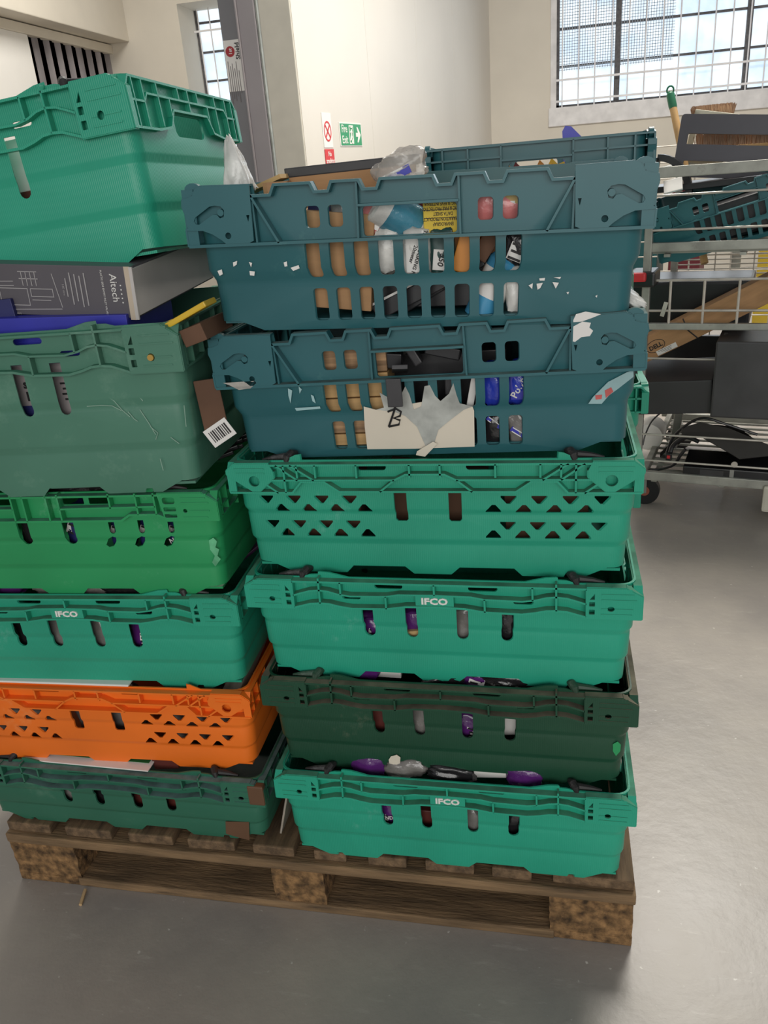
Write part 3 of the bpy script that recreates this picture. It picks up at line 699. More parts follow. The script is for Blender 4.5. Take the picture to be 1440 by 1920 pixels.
for i, (x, z, a, l) in enumerate(((.0, .042, -.42, 'lower'), (.03, .052, -.50, 'upper'))):
    t = carton('document_folder', 'black folder with pale page edges in the top teal crate, %s of two' % l, 'folder', wm(c, x, -.150+.012*i, z, ry=a), (.13, .008, .022), m_darkplastic)
    bm = bmesh.new(); box(bm, (0, -.001, .0125), (.128, .007, .003)); link('page_edges', bm, m_paper, t, smooth=False)
solo('black_case', 'black flat case behind the folders in the top teal crate', 'case', wm(c, .02, -.10, .05), (.18, .07, .06), m_darkplastic)
bag('white_bag', 'milky white bag between brown box and printed pack in the top teal crate', 'bag', wm(c, -.036, -.15, .10), (.034, .03, .06), m_whitefilm, 1)
bag('masking_film_pack', 'white printed masking film pack in the middle of the top teal crate', 'pack', wm(c, .004, -.155, .095), (.036, .03, .06), m_whitefilm, 2, m_paper, (0, -.002, .026, .044, 0), txt='TAPED MASKING FILM\n20meter', tsize=.0068, trot=PI/2+.35)
bag('green_pack', 'dark green and white pack printed 550 in the top teal crate', 'pack', wm(c, .037, -.15, .095), (.032, .03, .06), mat('bottle_green', (36, 70, 66), rough=.4), 3, m_paper, (0, -.010, .022, .026, .1), txt='550', tsize=.011, trot=1.9)
solo('orange_box', 'orange and black printed box behind a slot of the top teal crate', 'box', wm(c, .070, -.15, .098, ry=.3), (.026, .03, .062), m_orange)
solo('brown_box', 'dark brown box tilted in the top teal crate beside the orange box', 'box', wm(c, .098, -.145, .105, ry=.6), (.022, .03, .05), m_card2)
bm = bmesh.new(); tube(bm, [(0, 0, -.05), (0, 0, .03), (0, 0, .042), (0, 0, .05)], [.022, .022, .012, .011], 16); o = link('spray_bottle', bm, m_cyan); o.matrix_world = wm(c, .106, -.145, .052, ry=.45); tag(o, 'sky blue bottle lying tilted in the top teal crate', 'bottle')
bm = bmesh.new(); tube(bm, [(0, 0, -.02), (0, 0, .018)], .0226, 16); link('bottle_label', bm, m_paper, o)
bag('white_pouch', 'crumpled white pouch behind the lower right slot of the top teal crate', 'pouch', wm(c, .137, -.15, .042), (.032, .03, .06), m_whitefilm, 5)
bag('barcode_bag', 'black bag with a white barcode label in the top teal crate', 'bag', wm(c, .137, -.15, .102), (.034, .03, .058), m_blackfilm, 6, m_paper, (0, -.012, .026, .022, .4))
t = thing('film_roll', 'teal roll of film in clear wrap seen through the top teal crate handle opening', 'roll'); t.matrix_world = wm(c, -.016, -.140, .136, ry=-.95, rx=.35)
bm = bmesh.new(); tube(bm, [(0, 0, -.045), (0, 0, -.042), (0, 0, .042), (0, 0, .045)], [.022, .026, .026, .022], 20); link('roll_wrap', bm, m_whitefilm, t)
bm = bmesh.new(); tube(bm, [(0, 0, -.02), (0, 0, .025)], .0266, 20); link('roll_label', bm, m_tealfilm, t)
bag('striped_bag', 'pink and white striped bag left of the film roll in the handle opening', 'bag', wm(c, -.052, -.145, .14), (.035, .03, .04), m_pinkfilm, 7, m_paper, (0, -.004, .02, .016, .5))
solo('maroon_box', 'maroon box with white stripes behind the film roll', 'box', wm(c, -.015, -.10, .142), (.07, .03, .05), m_maroon)
t = carton('instruction_box', 'yellow box with upside-down black printing in the handle opening', 'box', wm(c, .040, -.150, .143), (.052, .02, .05), m_yellow)
text('box_text', 'ENVIROGRAF\nPREPARATION PRODUCT\nDATA SHEET\nPLASTIC & FIRE PROTECTION\nLINING SLEEVE INTERNAL', m_black, t, (.0, -.0106, -.001), (PI/2, PI, 0), .0062, .0002, bold=.01, sx=.72)
bm = bmesh.new(); box(bm, (0, -.0103, .004), (.05, .0005, .0006)); box(bm, (0, -.0103, -.006), (.05, .0005, .0006)); link('printed_lines', bm, m_black, t, smooth=False)
bag('pink_bag', 'pink shiny bag behind the two small right holes of the top teal crate', 'bag', wm(c, .112, -.14, .148), (.075, .05, .05), m_pinkfilm, 9, m_card3, (.018, .01, .02, .016, 0))
solo('blue_box', 'royal blue and cream box behind the small left hole of the top teal crate', 'box', wm(c, -.13, -.13, .15, ry=.3), (.032, .03, .05), m_navy)
bag('striped_grey_bag', 'grey and white striped bag at the upper left of the top teal crate', 'bag', wm(c, -.093, -.145, .148), (.034, .03, .042), m_grayfilm, 11)
solo('packing_box', 'plain tan box filling the rear of the top teal crate', 'box', wm(c, .09, .03, .09), (.3, .18, .14), m_card)
# tray standing out above the rim
a = at(541, 319, .23); b = at(778, 293, .23); ln = (b-a).length; ry = -math.atan2(b.z-a.z, b.x-a.x)
t = thing('cardboard_tray', 'open brown cardboard tray with a black upper edge on the top teal crate', 'tray'); t.matrix_world = Matrix.Translation((a+b)/2) @ Matrix.Rotation(ry, 4, 'Y')
bm = bmesh.new(); box(bm, (0, .0, -.045), (ln, .006, .09)); box(bm, (-ln/2, -.06, -.052), (.006, .12, .075)); box(bm, (0, -.06, -.088), (ln, .12, .006)); box(bm, (ln/2, -.06, -.058), (.006, .12, .06)); link('tray_body', bm, m_card, t, smooth=False)
bm = bmesh.new(); box(bm, (0, .004, -.004), (ln+.012, .016, .014), bev=.002); link('black_edge', bm, m_dark2, t, smooth=False)
bm = bmesh.new(); box(bm, (-ln/2-.03, -.02, -.016), (.062, .05, .006), Matrix.Rotation(-.28, 3, 'Y')); link('flap', bm, m_card3, t, smooth=False)
p = at(752, 318, .12); bag('clear_bag', 'clear crumpled bag with a blue printed strip above the top teal crate', 'bag', Matrix.Translation(p) @ Matrix.Rotation(-.35, 4, 'Y'), (.066, .03, .038), m_clear, 12, m_blue, (-.008, -.004, .045, .011, 0), wr=.25)
p = at(440, 310, .13); bm = bag_bm((.03, .03, .075), 13, wr=.18)
for v in bm.verts: k = (v.co.z/.075+.5); v.co.x *= 1.5-1.2*k; v.co.y *= 1.4-1.1*k
o = link('white_bag', bm, m_whitefilm, ang=50); o.matrix_world = Matrix.Translation(p) @ Matrix.Rotation(-.12, 4, 'Y'); tag(o, 'white plastic bag with red corner pulled to a point beside the leftmost tilted crate', 'bag')
bm = bmesh.new(); box(bm, (-.018, -.004, -.034), (.022, .012, .012), Matrix.Rotation(-.5, 3, 'Y'), bev=.003); link('red_corner', bm, m_red, o, smooth=False)

c = CR_['R2']
for i, (z0, z1, m, w_) in enumerate(((.014, .032, m_bwood, 'lowest'), (.033, .066, m_bwood2, 'second lowest'), (.067, .086, m_bwood, 'middle'), (.087, .122, m_bwood, 'second highest'), (.123, .162, m_bwood2, 'highest'))):
    solo('wood_block', 'pale wooden block at the left of the torn label crate, %s of the pile' % w_, 'block', wm(c, -.115, -.125, (z0+z1)/2), (.13, .08, z1-z0-.001), m, .001, 'wooden blocks in the torn label crate')
for i, (x, z, a, s, w_) in enumerate(((-.047, .136, .1, (.035, .02, .022), 'flat at the left end of the handle opening'), (-.012, .142, -.5, (.012, .02, .03), 'standing on end in the middle of the handle opening'), (.03, .145, .25, (.05, .02, .016), 'lying at the right end of the handle opening'), (.038, .095, 0, (.016, .02, .024), 'behind the slots above the torn paper label'), (-.066, .1, .4, (.016, .02, .016), 'in front of the pale wooden blocks'))):
    M = wm(c, x, -.150, z, ry=a); solo('clip_block', 'small black plastic clip block %s' % w_, 'clip', M, s, m_dark2 if i in (1, 3) else m_darkplastic, .002, 'black caps in the torn label crate')
pt = blocal(c, 742, 705, -.196); t = thing('plastic_channel', 'black plastic channel hanging out of the handle opening over the torn paper label', 'channel'); t.matrix_world = wm(c, pt.x, -.19, .12)
bm = bmesh.new(); box(bm, (-.002, -.016, -.018), (.021, .005, .040), bev=.001); box(bm, (.004, .006, .010), (.022, .044, .006), Matrix.Rotation(-.35, 3, 'X') @ Matrix.Rotation(.2, 3, 'Z'), bev=.001); link('channel_body', bm, m_dark2, t, smooth=False)
solo('pale_stick', 'cream plastic strip leaning behind a slot right of the torn label', 'strip', wm(c, .072, -.16, .10, ry=.22), (.010, .012, .07), m_paper)
bag('blue_bag', 'plain royal blue bag left of the lettered blue bag in the torn label crate', 'bag', wm(c, .1, -.15, .095), (.034, .035, .06), m_bluefilm, 21)
bag('blue_bag', 'royal blue bag lettered in white behind the right slot of the torn label crate', 'bag', wm(c, .134, -.152, .096), (.034, .03, .06), m_bluefilm, 22, m_blue, (0, -.004, .022, .034, 0), txt='Polyp', txtm=m_paper, tsize=.014, trot=-PI/2+.5)
bag('dark_bag', 'glossy black and blue bag behind a lower right slot of the torn label crate', 'bag', wm(c, .1, -.15, .035), (.034, .035, .05), m_blackfilm, 23, m_blue, (.0, .006, .03, .006, .7))
bag('clear_bag', 'clear crumpled bag with a blue strip at the lower right of the torn label crate', 'bag', wm(c, .134, -.15, .035), (.034, .035, .05), m_grayfilm, 24, m_blue, (.0, -.010, .03, .007, .6))
solo('black_case', 'black case filling the middle of the torn label crate', 'case', wm(c, .03, -.04, .075), (.17, .15, .12), m_darkplastic)
bag('paper_bundle', 'bundle of white papers squeezed out at the right corner above the torn label crate', 'papers', wm(c, .282, -.12, .198, ry=.6), (.042, .07, .016), m_whitefilm, 25, wr=.2)
# paper label, tape and residue stuck to the crates: parts of the crate
def decal(c, name, pix, m, yl, t=.0006, d=0, parent=None):
    P_ = [blocal(c, u, v, yl) for u, v in pix]
    bm = bmesh.new(); prism(bm, [(p.x, p.z) for p in P_], lambda u, w_, dd: Vector((u, yl+dd, w_)), -d-t, -d); return link(name, bm, m, parent or c, smooth=False)
yl = -.1805
lab = decal(c, 'paper_label', [(682, 762), (684, 800), (689, 842), (780, 841), (890, 837), (889, 770), (886, 762), (866, 757), (800, 752), (740, 762), (705, 768)], mat('cream_paper', (222, 212, 194), rough=.75, var=.03), -.1835, .0008)
tear = [(705, 768), (720, 764), (712, 736), (726, 744), (732, 758), (748, 752), (752, 740), (760, 724), (768, 740), (776, 768), (790, 762), (796, 724), (806, 722), (816, 742), (826, 752), (842, 738), (850, 718), (856, 740), (862, 756), (886, 762), (870, 768), (846, 786), (822, 806), (812, 838), (798, 836), (782, 800), (760, 780), (740, 772)]
decal(c, 'torn_layer', tear, mat('torn_paper_grey', (176, 178, 172), rough=.85, var=.12, scale=40), -.1850, .0006, .0, lab)
decal(c, 'label_flap', [(782, 846), (812, 828), (820, 832), (797, 856), (780, 853)], MC['cream_paper'], -.190, .0006, 0, lab)
bm = bmesh.new()
for st in ([(744, 742), (740, 768), (729, 800)], [(727, 772), (742, 766), (752, 772), (750, 780), (738, 784), (750, 788), (748, 796), (729, 800)]):
    pts = [blocal(c, u, v, -.1862) for u, v in st]; tube(bm, pts, .0016, 6)
link('letter_mark', bm, m_black, lab)
decal(c, 'tape_strip', [(1103, 757), (1112, 744), (1140, 716), (1175, 698), (1187, 694), (1188, 706), (1160, 728), (1142, 741), (1128, 757)], mat('pale_tape', (150, 184, 186), rough=.4, var=.1), -.1875)
for q in ([(1116, 741), (1129, 740), (1128, 748), (1117, 749)], [(1134, 732), (1146, 726), (1150, 734), (1136, 746)]): decal(c, 'tape_print', q, mat('faded_red', (196, 92, 88), rough=.6, var=.2), -.1882)
for q in ([(1075, 600), (1080, 589), (1098, 584), (1127, 589), (1110, 596), (1090, 603), (1075, 604)], [(1074, 640), (1075, 612), (1092, 603), (1108, 605), (1105, 614), (1112, 620), (1106, 630), (1090, 632), (1078, 641)]): decal(c, 'sticker_residue', q, m_paper, -.2008)
for q in ([(418, 718), (430, 722), (448, 731), (470, 728), (481, 718), (478, 714)],): decal(c, 'tape_strip', q, m_clear, -.2)
for q in ([(553, 765), (600, 762), (601, 766), (556, 770)], [(540, 728), (548, 732), (545, 756), (541, 742)], [(560, 724), (566, 730), (562, 738)], [(583, 740), (588, 742), (592, 756), (586, 752)]): decal(c, 'sticker_residue', q, MC['pale_tape'], -.1875)
c = CR_['R1']
for q in ([(408, 508), (416, 505), (418, 514), (412, 517)], [(437, 492), (445, 489), (444, 496), (438, 500)], [(467, 491), (473, 493), (471, 501)], [(468, 508), (478, 509), (477, 517), (469, 516)], [(532, 492), (538, 490), (539, 499), (534, 500)], [(545, 502), (560, 497), (562, 503), (550, 508)], [(991, 535), (999, 531), (998, 542)], [(1006, 532), (1018, 530), (1013, 540), (1008, 543)], [(1036, 529), (1048, 530), (1042, 541)], [(1011, 522), (1022, 521), (1021, 526), (1012, 526)], [(1038, 520), (1052, 519), (1050, 523)], [(1062, 548), (1067, 547), (1065, 552)], [(1116, 555), (1120, 553), (1119, 558)]): decal(c, 'sticker_residue', q, m_paper, -.187 if q[0][1] < 515 else -.1845)
c = CR_['R5']; decal(c, 'sticker_residue', [(729, 1424), (733, 1418), (744, 1415), (751, 1420), (750, 1431), (742, 1434), (730, 1431)], MC['cream_paper'], -.1825)
decal(c, 'paint_blotch', [(1149, 1395), (1158, 1390), (1164, 1396), (1163, 1408), (1155, 1417), (1149, 1408)], MC['crate_green_c'], -.1858)
c = CR_['L6']; decal(c, 'brown_tape', [(423, 1540), (467, 1541), (468, 1575), (455, 1572), (424, 1563)], mat('brown_tape', (102, 74, 54), rough=.4, var=.08), -.1835)
bm = bmesh.new(); box(bm, (.286, -.195, .128), (.03, .014, .042), bev=.003); link('brown_tape', bm, MC['brown_tape'], c, smooth=False)

# generic fillings: (x, z, w, h, y, kind)
def fill(key, where, items):
    c = CR_[key]
    for i, (x, z, w_, h_, y, kind, nm, desc) in enumerate(items):
        if z > .17 or (key == 'L6' and z > .14): z += .006; y = -.1505 if abs(x) < .15 else y
        M = wm(c, x, y, z, ry=random.uniform(-.15, .15)); lb = desc % where if '%s' in desc else desc
        if kind == 'p': bag(nm, lb, 'packet', M, (w_, .035, h_), m_purple, i+30, m_paper, (w_*.12, -h_*.1, w_*.5, h_*.4, .2))
        elif kind == 'q': bag(nm, lb, 'packet', M, (w_, .035, h_), m_purple, i+30, wr=.08)
        elif kind == 'k': bag(nm, lb, 'bag', M, (w_, .04, h_), m_blackfilm, i+40, wr=.18)
        elif kind == 'g': bag(nm, lb, 'bag', M, (w_, .04, h_), m_grayfilm, i+50, wr=.18)
        elif kind == 'n': bag(nm, lb, 'bag', M, (w_, .035, h_), m_navy, i+55, m_paper, (0, 0, w_*.9, h_*.22, .3))
        elif kind == 'r': solo(nm, lb, 'box', M, (w_, .03, h_), m_brownred)
        elif kind == 'w': solo(nm, lb, 'card', M, (w_, .012, h_), m_paper)
        elif kind == 'c': solo(nm, lb, 'box', M, (w_, .05, h_), m_card2)
        elif kind == 't': solo(nm, lb, 'box', M, (w_, .05, h_), m_card3)
Y = -.150
WR6 = 'bottom right crate'
fill('R6', WR6, [(-.112, .085, .045, .075, Y, 'p', 'purple_packet', 'purple printed packet behind the leftmost slot of the bottom right crate'),
 (-.04, .08, .045, .05, Y, 'r', 'red_brown_box', 'red-brown box behind the second slot of the bottom right crate'), (.04, .09, .05, .08, Y, 'g', 'clear_bag', 'clear grey bag behind the third slot of the bottom right crate'),
 (.11, .09, .05, .08, Y, 'k', 'black_bag', 'shiny black bag behind the rightmost slot of the bottom right crate'),
 (-.20, .178, .06, .03, -.08, 'k', 'black_bag', 'black film bag at the upper left of the bottom right crate'), (-.14, .184, .06, .04, -.10, 'q', 'purple_packet', 'purple packet with white stripes at the top left of the bottom right crate'),
 (-.075, .186, .07, .036, -.12, 'g', 'clear_bag', 'clear grey bag above the rim at the left of the bottom right crate'), (-.0, .182, .08, .03, -.10, 'k', 'black_bag', 'long black bag above the rim in the middle of the bottom right crate'),
 (.075, .188, .07, .030, -.14, 'w', 'white_card', 'white printed card standing above the rim of the bottom right crate'), (.125, .184, .06, .034, -.12, 'q', 'purple_packet', 'purple packet right of the white card above the bottom right crate'),
 (.185, .18, .06, .03, -.10, 'p', 'purple_packet', 'purple labelled packet at the upper right of the bottom right crate'), (.24, .176, .06, .03, -.1, 'r', 'red_brown_box', 'red-brown box in the upper right corner of the bottom right crate')])
fill('R5', '', [(-.11, .092, .045, .07, Y, 'r', 'maroon_tin', 'maroon tin behind the leftmost slot of the very dark green crate'), (-.04, .09, .035, .08, Y, 'g', 'clear_bag', 'clear grey bag behind the second slot of the very dark green crate'),
 (.04, .088, .045, .06, Y, 'p', 'purple_packet', 'purple and white packet behind the third slot of the very dark green crate'), (.11, .10, .04, .05, Y, 'w', 'white_card', 'white card behind the rightmost slot of the very dark green crate'), (.11, .075, .045, .06, Y+.02, 'k', 'black_bag', 'black bag under the white card in the very dark green crate'),
 (-.135, .188, .06, .034, -.13, 'q', 'purple_packet', 'purple packet above the rim at the left of the very dark green crate'), (-.09, .188, .04, .036, -.15, 'w', 'white_card', 'white card above the rim at the left of the very dark green crate'),
 (.05, .186, .05, .036, -.14, 'p', 'purple_packet', 'purple labelled packet above the rim in the middle of the very dark green crate'), (.10, .182, .08, .03, -.12, 'k', 'black_bag', 'black bag above the rim at the right of the very dark green crate'),
 (.0, .180, .07, .03, -.1, 'k', 'black_bag', 'black bag above the rim in the middle of the very dark green crate'), (.24, .18, .05, .03, -.11, 'p', 'purple_packet', 'purple packet in the upper right corner of the very dark green crate')])
fill('R4', '', [(-.11, .082, .04, .05, Y, 'p', 'purple_packet', 'purple and white packet behind the leftmost slot of the fourth crate on the right'), (-.04, .10, .04, .04, Y, 'q', 'purple_packet', 'purple packet behind the second slot of the fourth crate on the right'), (-.04, .075, .04, .03, Y, 't', 'tan_box', 'tan box behind the second slot of the fourth crate on the right'),
 (.04, .09, .045, .075, Y, 'g', 'clear_bag', 'clear bag behind the third slot of the fourth crate on the right'), (.11, .095, .045, .07, Y, 'k', 'black_bag', 'black bag behind the rightmost slot of the fourth crate on the right'), (.11, .085, .045, .010, Y+.005, 't', 'tan_strip', 'thin tan strip behind the rightmost slot of the fourth crate on the right'),
 (.24, .182, .06, .03, -.09, 'r', 'red_brown_box', 'red-brown box at the upper right corner under the triangular hole crate')])
fill('R3', '', [(-.17, .09, .12, .13, -.13, 'c', 'brown_box', 'dark brown box at the left inside the triangular hole crate'), (0, .09, .15, .13, -.12, 'c', 'brown_box', 'dark brown box in the middle inside the triangular hole crate'), (.17, .09, .12, .13, -.13, 'c', 'brown_box', 'dark brown box at the right inside the triangular hole crate')])
fill('L6', '', [(-.11,   .072, .04, .06, Y, 'g', 'clear_bag', 'clear bag behind the leftmost slot of the scuffed bottom left crate'), (-.04,   .072, .04, .06, Y, 'k', 'black_bag', 'black bag behind the second slot of the scuffed bottom left crate'), (.04,   .072, .04, .06, Y, 'r', 'red_brown_box', 'red-brown box behind the third slot of the scuffed bottom left crate'), (.11,   .072, .04, .06, Y, 'r', 'red_brown_box', 'red-brown box behind the rightmost slot of the scuffed bottom left crate'),
 (.10, .150, .05, .03, -.14, 'r', 'red_brown_box', 'red-brown box above the rim beside the green booklet'), (.15, .150, .05, .03, -.13, 'g', 'clear_bag', 'clear grey bag above the rim right of the green booklet'), (.21, .150, .06, .028, -.12, 'k', 'black_bag', 'black bag in the upper right corner of the scuffed bottom left crate')])
fill('L5', '', [(x, .095, .12, .12, -.14, 'g', 'clear_bag', 'pale clear bag %s inside the orange crate' % d_) for x, d_ in ((-.18, 'at the left'), (.0, 'in the middle'), (.18, 'at the right'))])
fill('L4', '', [(-.105, .09, .05, .08, Y, 'k', 'black_bag', 'black bag behind the leftmost slot of the crate above the orange one'), (-.04, .09, .05, .08, Y, 'g', 'clear_bag', 'clear grey bag behind the second slot of the crate above the orange one'), (.04, .09, .05, .08, Y, 'g', 'clear_bag', 'clear grey bag behind the third slot of the crate above the orange one'), (.108, .095, .04, .08, Y, 'p', 'purple_packet', 'purple printed packet behind the rightmost slot of the crate above the orange one'),
 (-.14, .188, .09, .036, -.14, 'q', 'purple_packet', 'purple packet above the rim of the crate above the orange one'), (.0, .184, .14, .03, -.12, 'g', 'clear_bag', 'clear grey bag above the rim of the crate above the orange one'), (.1, .184, .1, .03, -.10, 'k', 'black_bag', 'black bag above the rim of the crate above the orange one')])
fill('L3', '', [(-.04, .12, .04, .07, Y, 'k', 'black_bag', 'black bag behind the left large slot of the grass green crate'), (.04, .115, .035, .08, Y, 'n', 'navy_card_pack', 'navy and white striped pack behind the right large slot of the grass green crate'), (.115, .11, .035, .07, Y, 'n', 'navy_card_pack', 'navy and white striped pack behind the first small slot of the grass green crate'), (.165, .11, .035, .07, Y, 'n', 'navy_card_pack', 'navy and white striped pack behind the second small slot of the grass green crate'), (.215, .11, .035, .07, Y, 'n', 'navy_card_pack', 'navy pack lettered DLE behind the last small slot of the grass green crate'),
 (.06, .184, .12, .03, -.12, 'k', 'black_bag', 'black bag under the rim openings of the grass green crate')])
o = bpy.data.objects['navy_card_pack.003']
r6 = [o_ for o_ in bpy.data.objects if o_.name.startswith('purple_packet') and 'leftmost slot of the bottom right' in o_.get('label', '')][0]
text('pack_text', 'ND', m_paper, r6, (.004, -.0225, .004), (PI/2, 0, 0), .010, .0003, bold=.02)
text('pack_text', 'NDLE', m_paper, o, (-.002, -.0195, -.012), (PI/2, -.35, 0), .012, .0003, bold=.02)
c = CR_['L3']
rods = ('lowest and nearest', 'second nearest', 'third nearest', 'fourth nearest', 'middle', 'fourth from the rear', 'third from the rear', 'second from the rear', 'rearmost')
for k in range(9):
    solo('black_rod', 'thin black rod at the right end of the grass green crate, %s' % rods[k], 'rod', wm(c, .235+.003*(k % 3), -.06+.018*k, .188+.004*(k % 2), rz=.3, ry=-.25), (.10, .005, .006), m_darkplastic, .001, 'black rods at the right end of the grass green crate')
c = CR_['L4']
t = solo('purple_carton', 'flat purple carton with white lettering leaning at the right corner above the orange crate', 'carton', wm(c, .245, .0, .182, ry=-.5, rz=.55), (.13, .08, .006), mat('dark_purple_print', (58, 34, 62), rough=.4, var=.1))
bm = bmesh.new()
for k in range(5): box(bm, (-.03+.001*k, -.03+.014*k, .0036), (.05-.006*(k % 3), .004, .0006))
link('printed_lines', bm, m_paper, t, smooth=False)
c = CR_['L5']
solo('grey_plank', 'weathered grey plank jutting from the right end of the orange crate', 'plank', wm(c, .258, -.02, .178, rz=.0, ry=-.08, rx=.12), (.034, .30, .02), m_greywood, .002)
solo('white_board', 'flat white board lying across the orange crate under the green crate', 'board', wm(c, -.09, -.042, .1845), (.34, .30, .004), m_white, .002)
c = CR_['L2']
m_scr = mat('pale_scratch', (150, 182, 164), rough=.6, var=.05)
bm = bmesh.new()
for sc in ([(186, 733), (200, 742), (214, 752), (228, 768), (244, 782)], [(262, 768), (278, 792), (292, 815)], [(163, 762), (190, 760), (210, 761), (228, 770)], [(240, 772), (252, 786), (258, 790)], [(300, 860), (306, 882)], [(140, 712), (172, 706), (198, 704)], [(262, 745), (268, 752)], [(282, 800), (296, 812), (292, 824)], [(345, 760), (349, 800)], [(320, 820), (336, 832)]):
    tube(bm, [blocal(c, u, v, -.1868) for u, v in sc], .0006, 4)
link('scratches', bm, m_scr, c)
c = CR_['L3']; decal(c, 'pale_scuff', [(392, 1013), (400, 1008), (407, 1015), (404, 1026), (411, 1030), (408, 1042), (414, 1048), (404, 1062), (398, 1054), (403, 1042), (394, 1030)], mat('pale_green_scuff', (96, 176, 130), rough=.5, var=.2, scale=40), -.186)
c = CR_['L6']
pb = [blocal(c, u, v, -.165) for u, v in ((60, 1427), (265, 1444))]
t = thing('booklet', 'white edged green booklet sticking out between orange crate and bottom left crate', 'booklet'); t.matrix_world = wm(c, -.05, -.108, .1580, rz=-.02, rx=.04)
bm = bmesh.new(); box(bm, (0, 0, 0), (.26, .16, .0025), bev=.0008); link('page', bm, m_paper, t, smooth=False)
bm = bmesh.new(); box(bm, (.015, .004, .0018), (.215, .13, .0008)); link('green_print', bm, mat('booklet_green', (44, 112, 58), rough=.5, var=.04), t, smooth=False)
solo('white_paper', 'stack of white papers at the left end of the bottom left crate', 'papers', wm(c, -.235, -.09, .158), (.09, .15, .01), m_paper)
solo('pale_card', 'pale grey card standing between the two bottom crates', 'card', Matrix.Translation((.575, .10, .19)) @ Matrix.Rotation(.25, 4, 'Y'), (.004, .12, .09), m_greywood)

# L2 filling and the printed box on top
c = CR_['L2']
m_dgrey = mat('dark_grey_print', (94, 90, 95), rough=.38, var=.04)
def face_box(name, label, cat, TR, s, rz, ry, rx, m):
    """box whose front upper right corner sits at TR"""
    t = thing(name, label, cat); M = Matrix.Translation(TR) @ Matrix.Rotation(rz, 4, 'Z') @ Matrix.Rotation(rx, 4, 'X') @ Matrix.Rotation(ry, 4, 'Y'); t.matrix_world = M
    bm = bmesh.new(); box(bm, (-s[0]/2, s[1]/2, -s[2]/2), s, bev=.0012); link('carton_body', bm, m, t, smooth=False); return t
t = face_box('printed_carton', 'dark grey carton with white lettering and a line drawing under the tilted green crate', 'box', at(243, 500, .035), (.40, .295, .072), .0, .075, .06, m_dgrey)
bm = bmesh.new(); box(bm, (.0012, .1475, -.036), (.002, .287, .066), bev=.0006); box(bm, (.001, -.0005, -.037), (.005, .003, .073)); link('grey_end_panel', bm, mat('grey_carton_end', (196, 190, 186), rough=.6, var=.05), t, smooth=False)
bm = bmesh.new(); box(bm, (-.005, -.0006, -.037), (.009, .001, .074)); link('cream_edge', bm, mat('cream_edge', (196, 180, 160), rough=.7), t, smooth=False)
text('carton_text', 'Aitech', m_paper, t, (-.028, -.0008, -.030), (PI/2, PI/2, 0), .0150, .0003)
bm = bmesh.new()
for k in range(5): box(bm, (-.018, -.0006, -.026-.006*k), (.0018, .0005, .0018))
link('printed_dots', bm, m_paper, t, smooth=False)
text('carton_text', 'PLASTIC SIDE ENTRY INLET VALVE', m_paper, t, (-.045, -.0008, -.036), (PI/2, PI/2, 0), .0040, .0002)
m_fine = mat('faint_print', (168, 164, 164), rough=.6)
bm = bmesh.new()
for k, (z0, z1) in enumerate(((.010, .056), (.014, .058), (.012, .05), (.010, .055), (.018, .044))): box(bm, (-.072-.0075*k, -.0006, -(z0+z1)/2), (.0016, .0005, z1-z0))
link('printed_lines', bm, m_fine, t, smooth=False)
bm = bmesh.new(); f_ = lambda u, w_, d: Vector((u, d, w_))
def ln_(pts, w_=.0011): rib(bm, pts, f_, -.0002, -.0007, w_)
ln_([(-.255, -.026), (-.185, -.024)]); ln_([(-.255, -.032), (-.185, -.030)]); ln_([(-.255, -.026), (-.255, -.032)])
for x in (-.17, -.163, -.156, -.149): ln_([(x, -.010), (x, -.030)])
ln_([(-.175, -.010), (-.145, -.010)]); ln_([(-.175, -.02), (-.145, -.02)]); ln_([(-.21, -.034), (-.165, -.034), (-.165, -.058), (-.21, -.058), (-.21, -.034)]); ln_([(-.16, -.034), (-.125, -.034), (-.125, -.045), (-.16, -.045), (-.16, -.034)]); ln_([(-.16, -.05), (-.13, -.05)]); ln_([(-.24, -.066), (-.115, -.062)]); ln_([(-.122, -.012), (-.114, -.060)])
link('line_drawing', bm, m_fine, t, smooth=False)
text('carton_text', '375 mm', m_fine, t, (-.19, -.0008, -.070), (PI/2, 0, 0), .005, .0002)
text('carton_text', '140 mm', m_fine, t, (-.107, -.0008, -.034), (PI/2, PI/2, 0), .005, .0002)
t = face_box('printed_carton', 'royal blue carton lying under the dark grey carton in the scratched grey-green crate', 'box', at(236, 590, .03), (.24, .19, .09), .10, .03, 0, m_blue)
t = face_box('printed_carton', 'navy carton at the far left of the scratched grey-green crate', 'box', at(19, 560, .03), (.12, .19, .10), .1, -.05, 0, m_navy)
solo('blue_carton', 'royal blue carton behind the rim slots of the scratched grey-green crate', 'box', wm(c, .02, -.11, .220), (.36, .10, .03), m_blue)
t = solo('pipe_lagging_pack', 'grey and navy pack lettered in black behind the left slot of the scratched crate', 'pack', wm(c, .045, -.135, .152), (.05, .06, .10), m_greywood)
t.data.materials[0] = mat('grey_pack', (150, 142, 142), rough=.5, var=.05)
text('pack_text', 'sha\nlex', m_black, t, (.002, -.0308, .012), (PI/2, 0, 0), .019, .0003, bold=.03)
bm = bmesh.new(); box(bm, (0, -.0304, -.030), (.05, .0008, .038)); link('navy_band', bm, m_navy, t, smooth=False)
t = solo('pipe_lagging_pack', 'grey pack with small print behind the right slot of the scratched crate', 'pack', wm(c, .107, -.135, .152), (.05, .06, .10), MC['grey_pack'])
text('pack_text', 'CE', m_black, t, (.006, -.0308, -.026), (PI/2, 0, 0), .009, .0003)
bm = bmesh.new()
for k in range(4): box(bm, (0, -.0304, .02-.008*k), (.028-.005*(k % 2), .0008, .0028))
link('printed_lines', bm, m_black, t, smooth=False)
